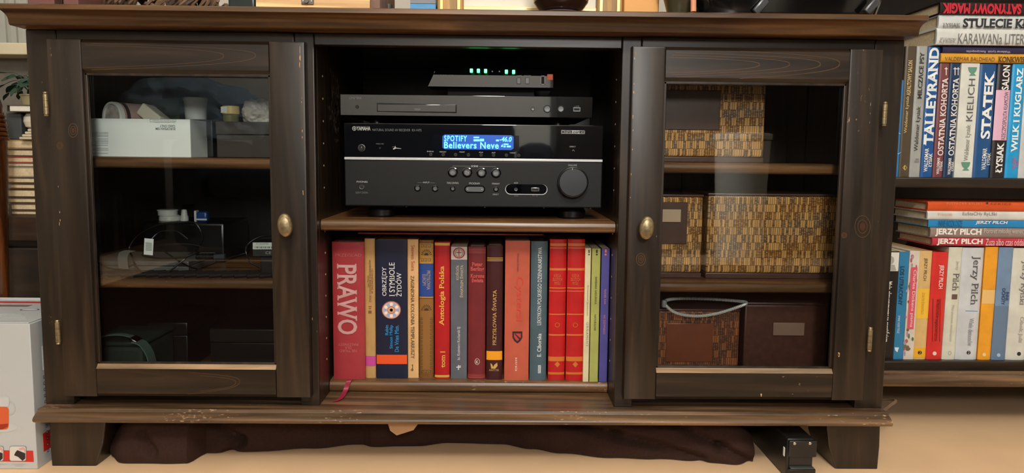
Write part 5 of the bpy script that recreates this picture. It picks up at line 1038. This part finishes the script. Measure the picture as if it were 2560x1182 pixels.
# carved wooden post at the frame edge
c = at(-14, 420, 0.20); r0 = at(19, 420, 0.20).x-c.x
post = thing('carved_post', (c.x, 0.20, 0), 'turned orange-brown wooden post with carved rings at the left edge', 'post')
OW = wood('orange_brown_wood', 2, (44, 22, 9), (72, 38, 15), (104, 60, 26), rough=0.25)
zr0, zr1 = at(0, 352, 0.20).z, at(0, 284, 0.20).z; zt_ = at(0, 228, 0.20).z
put('post_shaft', lathe(bm_(), [(r0*0.86, 0.0), (r0*0.9, 0.05), (r0*0.4, 0.08), (r0*0.42, 0.20), (r0*0.72, zr0-0.15), (r0*0.92, zr0-0.05), (r0*0.96, zr0-0.0005)], (c.x, 0.20, 0), 2, 28), OW, post)
nn = 6; hh = (zr1-zr0)/nn
for i in range(nn):
    rr = r0*(1.12-0.035*i); put('carved_ring', lathe(bm_(), [(rr*0.86, 0), (rr*0.98, hh*0.2), (rr, hh*0.5), (rr*0.97, hh*0.8), (rr*0.86, hh*0.999)], (c.x, 0.20, zr0+hh*i), 2, 28), OW, post)
put('post_top', lathe(bm_(), [(r0*0.82, 0), (r0*0.75, (zt_-zr1)*0.4), (r0*0.55, (zt_-zr1)*0.8), (r0*0.3, zt_-zr1)], (c.x, 0.20, zr1+0.0002), 2, 24), OW, post)
# window corner with a sill and sheer curtain behind
wn = put('window_1', box(bm_(), -1.9, -0.80, RY1-0.02, RY1-0.002, 0.72, 1.7, 0.002), pm('white_window_frame', (222, 222, 216), 0.4, var=0.02), kind='structure')
B('window_sill', -1.95, -0.78, RY1-0.085, RY1-0.003, at(30, 137, 0.54).z, at(30, 107, 0.54).z, pm('cream_sill', (206, 196, 168), 0.5, var=0.04), wn, b=0.003)
B('wall_shade_panel', -1.95, -0.74, 0.600, RY1-0.0205, 0.3, at(30, 137, 0.54).z-0.0005, pm('shaded_wall_grey', (104, 100, 92), 0.7, var=0.08), kind='structure', b=0.002)  # grey panel stands in for the shaded wall below the sill
zsl = at(30, 107, 0.54).z; bm = bm_(); cols = []
for i in range(121):
    x = -1.9+1.12*i/120; y = 0.575+0.012*math.sin(i*0.55)+0.006*math.sin(i*1.7+1); cols.append([bm.verts.new((x, y+0.003*math.sin(j+i*0.1), zsl+0.001+j*0.1)) for j in range(10)])
for i in range(120):
    for j in range(9): bm.faces.new((cols[i][j], cols[i+1][j], cols[i+1][j+1], cols[i][j+1]))
bmesh.ops.solidify(bm, geom=bm.faces[:], thickness=0.0008)
put('sheer_curtain', bm, pm('white_curtain', (214, 214, 206), 0.8, var=0.03), label='white sheer curtain hanging behind the left end of the cabinet', cat='curtain')

# ------------------------------------------------------------------ things standing on the cabinet top
ZP = ZT+0.0004
def topx(px, Y): return at(px, 8, Y).x
RB = pm('dull_red_brown', (112, 72, 66), 0.5, var=0.1)
for i, (a, b) in enumerate(((68, 136), (157, 196))):
    Y = 0.0; o = thing('wooden_block', ((topx(a, Y)+topx(b, Y))/2, 0.06, ZP), ('wide dull red-brown wooden block at the far left on the cabinet top', 'narrow dull red-brown wooden block beside the woven wreath')[i], 'block')
    B('block_body', topx(a, Y), topx(b, Y), Y, Y+0.1, ZP, ZP+0.09, RB, o, b=0.002); B('block_cap', topx(a, Y)-0.002, topx(b, Y)+0.002, Y-0.002, Y+0.102, ZP+0.0902, ZP+0.10, RB, o, b=0.002)
B('dark_gap_filler', topx(137.5, .02), topx(155.5, .02), 0.02, 0.09, ZP, ZP+0.08, pm('dark_red_gap', (52, 24, 18), 0.4, var=0.1), label='dark red stand-in for the dark gap between the two red-brown blocks', cat='gap filler', b=0.001)  # dark block standing in for the dark gap between the two blocks
# woven wreath of dark twigs and dried leaves
xa, xb = topx(212, 0.06), topx(560, 0.06); cxx = (xa+xb)/2; wr = thing('twig_wreath', (cxx, 0.14, ZP), 'dark woven twig wreath with dried leaves on the cabinet top', 'wreath')
R0 = (xb-xa)/2-0.020; TWG = [pm('dark_twig', (58, 40, 28), 0.6, var=0.25, scale=120), pm('brown_twig', (96, 70, 46), 0.6, var=0.25, scale=120)]
for s in range(14):
    ph = rnd.uniform(0, 6.28); fr = rnd.choice((7, 9, 11)); rad = 0.012+0.004*rnd.random(); pts = []
    for i in range(72):
        t = 2*math.pi*i/72; q = fr*t+ph; pts.append((cxx+(R0+rad*math.cos(q))*math.cos(t), 0.14+(0.11+rad*math.cos(q))*math.sin(t), ZP+0.0205+rad*math.sin(q)))
    put('twig', tube(bm_(), pts, 0.0032, 6, True), TWG[s % 2], wr)
for i in range(60):
    t = -math.pi/2+rnd.uniform(-1.15, 1.15); c = Vector((cxx+(R0+0.004)*math.cos(t), 0.14+0.122*math.sin(t), ZP+rnd.uniform(0.012, 0.042))); bm = bm_(); L = rnd.uniform(0.006, 0.012)
    bmesh.ops.create_icosphere(bm, subdivisions=1, radius=1); xf(bm, Matrix.Translation(c) @ Matrix.Rotation(rnd.uniform(-.6, .6), 4, 'Y') @ Matrix.Diagonal((L, 0.003, L*0.42, 1))); put('dried_leaf', bm, rnd.choice([TWG[1], pm('pale_dried_leaf', (186, 164, 128), 0.6, var=0.2)]) if c.x > cxx else TWG[0], wr)
B('teal_black_case', topx(569, 0.03), topx(637, 0.03), 0.03, 0.12, ZP, ZP+0.07, pm('teal_black_plastic', (24, 34, 34), 0.3, var=0.05), label='dark teal-black case between the wreath and the wooden box', cat='case', b=0.004)
# light wooden box with a metal latch
LW = wood('light_wood', 0, (198, 150, 96), (220, 178, 124), (232, 196, 148), rough=0.5, sc=1.6); x0, x1 = topx(639, -0.03), topx(925, -0.03); Y = -0.03
wbx = thing('wooden_box', ((x0+x1)/2, Y+0.08, ZP), 'light wooden box with a small iron latch on the cabinet top', 'box')
B('box_front', x0, x1, Y, Y+0.012, ZP, ZP+0.055, LW, wbx, b=0.001); B('box_lid', x0-0.001, x1+0.0155, Y-0.001, Y+0.16, ZP+0.0555, ZP+0.085, LW, wbx, b=0.002); B('box_side', x1+0.0002, x1+0.015, Y+0.0003, Y+0.16, ZP, ZP+0.055, wood('walnut_side', 2, (92, 64, 48), (118, 86, 66), (136, 102, 80), rough=0.5), wbx, b=0.001); B('box_side', x0, x0+0.012, Y+0.0125, Y+0.16, ZP, ZP+0.055, LW, wbx, b=0.001); B('box_back', x0+0.0122, x1, Y+0.148, Y+0.16, ZP, ZP+0.055, LW, wbx, b=0.001)
IRON = pm('grey_iron', (112, 104, 98), 0.4, 0.7, var=0.15, scale=200); xq = topx(769, Y); zq = at(769, 10, Y).z
lt = B('latch_plate', xq-0.009, xq+0.0095, Y-0.0022, Y, zq-0.001, ZP+0.062, IRON, wbx, b=0.0018); put('latch_tongue', lathe(bm_(), [(0.0035, 0), (0.0035, -0.003)], (xq-0.001, Y-0.0025, zq+0.004), 1, 12), IRON, lt)
for dx in (-0.006, 0.0065): put('nail', lathe(bm_(), [(0.0012, 0), (0.0012, -0.0006)], (xq+dx, Y-0.0025, zq+0.004), 1, 8), STEEL, lt)
B('black_tray', topx(930, .06), topx(982, .06), 0.05, 0.20, ZP, ZP+0.030, BLKP, label='low black tray corner behind the light wooden box', cat='tray', b=0.006)
x0, x1 = topx(1026, 0.10), topx(1090, 0.10)
for i, (nm, col, za, zb, lab) in enumerate((('blue_book', (70, 150, 206), 0, 0.0375, 'light blue book lying under the grey one by the picture frame'), ('grey_book', (128, 132, 136), 0.0378, 0.075, 'grey book lying on the light blue one by the picture frame'))):
    o = thing(nm, ((x0+x1)/2, 0.15, ZP+za), lab, 'book'); B('cover', x0, x1, 0.10, 0.22, ZP+za, ZP+za+0.002, cover(col), o, b=0.0005); B('cover', x0, x1, 0.10, 0.22, ZP+zb-0.002, ZP+zb, cover(col), o, b=0.0005); B('spine', x0, x1, 0.0985, 0.0999, ZP+za, ZP+zb, cover(col), o, b=0.0005); B('page_block', x0+0.002, x1-0.002, 0.1005, 0.217, ZP+za+0.0022, ZP+zb-0.0022, PAGES, o, b=0)
# picture frame leaning upright
YP = 0.055; GWD = wood('gilt_wood', 2, (132, 98, 48), (160, 124, 66), (182, 146, 86), rough=0.45, sc=1.3); GWX = wood('gilt_wood_x', 0, (132, 98, 48), (160, 124, 66), (182, 146, 86), rough=0.45, sc=1.3); GLT = pm('bright_gilt', (224, 188, 120), 0.3, 0.4, var=0.06)
x0, x1 = topx(1093, YP), topx(1557, YP); xi0, xi1 = topx(1158, YP), topx(1492, YP); pf = thing('picture_frame', ((x0+x1)/2, YP, ZP), 'gilt wooden picture frame with a pale picture, standing on the cabinet top', 'picture frame'); zl = at(1320, 24, YP).z
for a, b in ((x0, xi0), (xi1, x1)):
    m = B('frame_side', a, b, YP, YP+0.022, ZP, ZP+0.42, GWD, pf, b=0.002)
    for q in (a+0.004, b-0.010): B('fillet', q, q+0.006, YP-0.002, YP, ZP, ZP+0.42, GLT, m, b=0.0008)
B('frame_bottom', xi0+0.0002, xi1-0.0002, YP, YP+0.022, ZP, zl-0.004, GWX, pf, b=0.002); B('frame_top', xi0+0.0002, xi1-0.0002, YP, YP+0.022, ZP+0.36, ZP+0.42, GWX, pf, b=0.002)
B('gilt_liner', xi0, xi1, YP+0.001, YP+0.012, zl-0.0039, zl+0.005, pm('cream_gilt', (240, 214, 150), 0.3, 0.1, var=0.04), pf, b=0.002, label='bright gold inner slip'); B('picture_sheet', xi0+0.0002, xi1-0.0002, YP+0.0125, YP+0.016, zl, ZP+0.36, pm('pale_picture', (222, 218, 204), 0.6, var=0.03, scale=6), pf, b=0)
# dark turned vase in front of the picture
c = topx(1402, -0.02); DV = pm('dark_glazed_brown', (46, 26, 22), 0.12, var=0.2, scale=30); vs_ = thing('dark_vase', (c, -0.02, ZP), 'dark brown glossy round vase with a foot ring in front of the picture', 'vase')
put('vase_foot', lathe(bm_(), [(0.0300, 0), (0.0325, 0.002), (0.030, 0.0035), (0.026, 0.004)], (c, -0.02, ZP), 2, 36), pm('violet_grey_glaze', (96, 84, 90), 0.15, var=0.05), vs_); put('vase_body', lathe(bm_(), [(0.027, 0.0042), (0.034, 0.009), (0.041, 0.018), (0.045, 0.034), (0.046, 0.055), (0.041, 0.08), (0.028, 0.105), (0.018, 0.125), (0.018, 0.15), (0.023, 0.162), (0.020, 0.162), (0.014, 0.14)], (c, -0.02, ZP), 2, 40), DV, vs_)
B('orange_carton', topx(1560, 0.04), topx(1648, 0.04), 0.04, 0.14, ZP, ZP+0.12, pm('orange_card', (226, 164, 92), 0.6, var=0.02), label='plain orange carton between picture frame and dark bowl', cat='box', b=0.002)
c = topx(1686, 0.02); bw = thing('olive_bowl', (c, 0.03, ZP), 'dark olive bowl on a grey plate beside the orange carton', 'bowl'); put('plate', lathe(bm_(), [(0.020, 0), (0.029, 0.003), (0.030, 0.005), (0.02, 0.003)], (c-0.002, 0.0, ZP), 2, 28), pm('grey_plate', (120, 122, 120), 0.3, var=0.05), bw); put('bowl_body', lathe(bm_(), [(0.014, 0.0035), (0.018, 0.012), (0.026, 0.040), (0.032, 0.075), (0.029, 0.075), (0.02, 0.03)], (c+0.002, 0.0, ZP), 2, 28), pm('dark_olive', (62, 56, 38), 0.3, var=0.1), bw)
c = topx(1724, -0.02); put('pencil_stub', tube(bm_(), [(c, -0.045, ZP+0.003), (c, -0.042, ZP+0.03), (c-0.001, -0.038, ZP+0.075)], 0.0042, 10), pm('salmon_pencil', (206, 138, 106), 0.5, var=0.08), label='salmon-pink stick standing beside the black case', cat='stick')
# big glossy black case (rounded shell with seams)
x0, x1 = topx(1737, -0.03), topx(2245, -0.03); cxx = (x0+x1)/2; hw = (x1-x0)/2; bc2 = thing('black_shell_case', (cxx, 0.06, ZP), 'large glossy black rounded shell case on the right of the cabinet top', 'case')
def shell(za, zb, f0, f1, name, mat, n=40):
    bm = bm_(); rings = []
    for j in range(9):
        t = j/8; z = za+(zb-za)*t; f = f0+(f1-f0)*(math.sin(t*math.pi/2)); ring_ = []
        for i in range(n):
            a = 2*math.pi*i/n; ca, sa = math.cos(a), math.sin(a); e = 0.45
            ring_.append(bm.verts.new((cxx+hw*f*abs(ca)**e*(1 if ca >= 0 else -1), 0.065+0.095*f*abs(sa)**e*(1 if sa >= 0 else -1), z)))
        rings.append(ring_)
    for j in range(8):
        for i in range(n): bm.faces.new((rings[j][i], rings[j][(i+1) % n], rings[j+1][(i+1) % n], rings[j+1][i]))
    bm.faces.new(rings[0][::-1]); bm.faces.new(rings[-1]); bmesh.ops.recalc_face_normals(bm, faces=bm.faces); put(name, bm, mat, bc2)
GBL = pm('gloss_black_shell', (10, 10, 11), 0.12, spec=0.5, var=0)
shell(ZP, ZP+0.006, 0.90, 0.93, 'base_plate', BLKM); shell(ZP+0.0062, ZP+0.055, 0.93, 1.0, 'lower_shell', GBL); shell(ZP+0.0552, ZP+0.058, 0.985, 0.985, 'seam_gasket', BLKM); shell(ZP+0.0582, ZP+0.15, 1.0, 0.7, 'upper_shell', GBL)
for a in (1905, 2185): q = at(a, 14, -0.04); put('latch', xf(box(bm_(), q.x-0.006, q.x+0.006, -0.036, -0.028, q.z-0.012, q.z+0.014, 0.003), rot_about(q, 40, 'Y')), pm('grey_latch', (70, 72, 74), 0.3, 0.3, var=0), bc2)

# ------------------------------------------------------------------ under the cabinet
from mathutils import noise
edge = [(268, 1152), (300, 1161), (380, 1164), (468, 1162), (515, 1136), (620, 1134), (780, 1126), (880, 1117), (905, 1117), (930, 1122), (1050, 1119), (1120, 1112), (1260, 1115), (1330, 1127), (1400, 1137), (1530, 1149), (1640, 1151), (1750, 1159), (1893, 1169)]
fr = []
for a, b in edge:
    d = _f + RT*((a-W/2)/F) + UP*((H/2-b)/F); t = -CAM.z/d.z; q = CAM+d*t; fr.append((q.x, q.y))
def yfront(x):
    for (xa, ya), (xb, yb) in zip(fr, fr[1:]):
        if xa <= x <= xb: t = (x-xa)/(xb-xa); t = t*t*(3-2*t); return ya+(yb-ya)*t
    return fr[0][1] if x < fr[0][0] else fr[-1][1]
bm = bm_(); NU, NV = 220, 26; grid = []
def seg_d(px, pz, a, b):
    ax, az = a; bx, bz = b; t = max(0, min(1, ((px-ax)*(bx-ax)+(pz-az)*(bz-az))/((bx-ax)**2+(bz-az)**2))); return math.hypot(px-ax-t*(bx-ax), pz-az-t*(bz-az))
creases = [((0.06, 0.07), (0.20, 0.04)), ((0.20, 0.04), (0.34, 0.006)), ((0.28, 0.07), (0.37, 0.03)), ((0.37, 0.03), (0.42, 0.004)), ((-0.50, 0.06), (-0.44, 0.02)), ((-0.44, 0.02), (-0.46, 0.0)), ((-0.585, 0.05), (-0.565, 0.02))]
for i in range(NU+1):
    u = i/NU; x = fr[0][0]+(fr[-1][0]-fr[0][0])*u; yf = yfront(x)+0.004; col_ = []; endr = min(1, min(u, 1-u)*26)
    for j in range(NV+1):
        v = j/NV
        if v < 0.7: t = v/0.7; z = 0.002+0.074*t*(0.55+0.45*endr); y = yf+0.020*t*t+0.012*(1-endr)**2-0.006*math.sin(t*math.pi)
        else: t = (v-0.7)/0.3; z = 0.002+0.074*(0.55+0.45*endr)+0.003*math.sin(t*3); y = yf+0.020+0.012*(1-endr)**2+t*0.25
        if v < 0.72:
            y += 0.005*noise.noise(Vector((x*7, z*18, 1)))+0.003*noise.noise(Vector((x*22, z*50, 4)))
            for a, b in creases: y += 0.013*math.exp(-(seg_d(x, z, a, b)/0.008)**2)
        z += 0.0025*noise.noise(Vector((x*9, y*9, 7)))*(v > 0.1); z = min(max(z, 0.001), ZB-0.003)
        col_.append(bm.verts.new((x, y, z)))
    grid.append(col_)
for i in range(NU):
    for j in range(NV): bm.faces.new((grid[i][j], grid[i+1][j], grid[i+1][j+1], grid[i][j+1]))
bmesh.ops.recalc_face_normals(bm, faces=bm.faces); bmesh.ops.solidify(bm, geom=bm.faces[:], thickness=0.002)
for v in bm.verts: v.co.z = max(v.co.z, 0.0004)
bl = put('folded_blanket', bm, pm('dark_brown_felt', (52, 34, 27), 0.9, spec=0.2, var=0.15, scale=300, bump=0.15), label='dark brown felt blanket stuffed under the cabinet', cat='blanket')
# paper corner peeping out below the base
a, b, c = at(966, 1061, 0.004), at(1058, 1062, 0.004), at(992, 1087, 0.002)
put('paper_corner', prism(bm_(), [(a.x, ZB-0.0005), (b.x, ZB-0.0005), ((c.x+b.x)/2+0.006, c.z+0.009), (c.x, c.z), ((c.x+a.x)/2-0.002, c.z+0.008)], 1, 0.0, 0.0008), pm('brown_paper', (186, 146, 106), 0.7, var=0.08), label='corner of brown paper hanging out under the base moulding', cat='paper')
# black metal power unit standing on the floor by the right foot
d = _f + RT*((1963-W/2)/F) + UP*((H/2-1182)/F); Y = -0.045; x0 = at(1970, 1140, Y).x; x1 = at(2042, 1140, Y).x; zt = at(2005, 1099, Y).z
pu = thing('power_unit', ((x0+x1)/2, 0.06, 0), 'black metal unit with two screws on its front, beside the right foot', 'power unit')
BMT = pm('black_coated_metal', (22, 22, 22), 0.38, spec=0.5, var=0.05)
h = zt; B('unit_housing', x0, x1-0.003, Y+0.006, 0.22, 0.0004, zt, BMT, pu, b=0.003); B('upper_plate', x0+0.001, x1, Y, Y+0.0058, zt*0.56, zt-0.0015, BMT, pu, b=0.0022)
B('recessed_panel', x0+0.004, x1-0.006, Y+0.0042, Y+0.0058, zt*0.33, zt*0.555, pm('grey_black_panel', (34, 30, 27), 0.5, var=0.05), pu, b=0.0005); B('lower_lip', x0+0.004, x1-0.004, Y-0.003, Y+0.0057, zt*0.285, zt*0.325, pm('grey_lip', (72, 76, 76), 0.25, 0.3, var=0), pu, b=0.0016); B('lower_plate', x0+0.002, x1-0.001, Y-0.002, Y+0.0056, 0.0006, zt*0.28, BMT, pu, b=0.0015)
for px, py in ((1986.5, 1108.5), (2025, 1108)): q = at(px, py, Y); put('screw', lathe(bm_(), [(0.0024, 0.001), (0.0024, -0.0006), (0.0016, -0.0011), (0.0002, -0.0011)], (q.x, Y, q.z), 1, 14), STEEL, pu)
B('side_label', x0-0.0006, x0+0.001, Y+0.014, Y+0.020, zt*0.5, zt*0.72, WHT, pu, b=0.0003)
# thin cable trailing behind the right foot
put('power_cable', tube(bm_(), smooth_path([at(2208, 1026, 0.05), at(2222, 1015, 0.09), at(2236, 1000, 0.13), (0.71, 0.22, 0.045), (0.74, 0.34, 0.012), (0.78, 0.45, 0.004)], 8), 0.0028, 8), pm('grey_brown_cord', (112, 92, 72), 0.5, var=0), label='grey-brown cable dangling between cabinet and bookcase', cat='cable')

# ------------------------------------------------------------------ the rest of the room (seen only as reflections)
put('rug', box(bm_(), -1.5, 1.6, -2.35, -0.42, 0.0003, 0.012, 0.003), pm('dark_red_rug', (48, 26, 21), 0.95, spec=0.1, var=0.3, scale=18), label='dark red-brown rug on the floor in front of the cabinet', cat='rug')
sf = thing('sofa', (-0.66, -2.9, 0), 'dark grey sofa facing the cabinet', 'sofa'); SFM = pm('charcoal_fabric', (40, 42, 48), 0.9, spec=0.2, var=0.12, scale=60)
B('seat_base', -1.55, 0.24, -3.2, -2.45, 0.06, 0.30, SFM, sf, b=0.03); B('seat_cushion', -1.40, -0.665, -3.1, -2.42, 0.302, 0.44, SFM, sf, b=0.05); B('seat_cushion', -0.66, 0.08, -3.1, -2.42, 0.302, 0.44, SFM, sf, b=0.05); B('backrest', -1.40, 0.08, -3.3, -3.08, 0.30, 0.72, SFM, sf, b=0.06)
for a, b in ((-1.58, -1.41), (0.09, 0.26)): B('armrest', a, b, -3.25, -2.45, 0.06, 0.58, SFM, sf, b=0.05)
for a in (-1.5, 0.18):
    for q in (-3.15, -2.52): B('leg', a-0.02, a+0.02, q-0.02, q+0.02, 0.0004, 0.0598, BLKP, sf)
put('grey_blue_throw', lump((-1.58, -2.80, 0.585), 0.33, 0.26, 0.20, 0.22, 1.3, sub=5, seed=2), pm('grey_blue_cotton', (128, 144, 160), 0.9, spec=0.2, var=0.06, scale=12), label='bunched grey-blue throw on the left of the sofa', cat='blanket')
wrd = thing('wardrobe', (1.27, -3.1, 0), 'tall dark brown wardrobe behind the viewer', 'wardrobe')
B('carcass', 0.30, 2.25, -3.38, -2.82, 0.0004, 2.1, DKC, wrd, b=0.004)
for i in range(3): dd = B('door', 0.31+0.645*i, 0.95+0.645*i, -2.8198, -2.80, 0.06, 2.08, DKC, wrd, b=0.003); B('handle', 0.90+0.645*i, 0.915+0.645*i, -2.7998, -2.785, 1.0, 1.15, BRASS, dd, b=0.003)

ds = thing('tall_shelf', (-2.08, -2.98, 0), 'tall narrow black-brown shelf against the left wall behind the viewer', 'shelf')
B('carcass', -2.19, -2.01, -3.38, -2.55, 0.0004, 2.0, DKC, ds, b=0.004); B('door', -2.0098, -1.995, -3.36, -2.57, 0.05, 1.97, DKC, ds, b=0.003)

lbk = thing('laundry_basket', (1.2, -2.6, 0), 'tall pale plastic laundry basket by the wardrobe', 'basket')
put('basket_wall', lathe(bm_(), [(0.105, 0.0004), (0.11, 0.01), (0.135, 0.60), (0.125, 0.60), (0.10, 0.02)], (1.2, -2.6, 0), 2, 32), WHTP, lbk); put('basket_rim', lathe(bm_(), [(0.128, 0), (0.142, 0.004), (0.142, 0.03), (0.128, 0.034)], (1.2, -2.6, 0.602), 2, 32), WHTP, lbk)
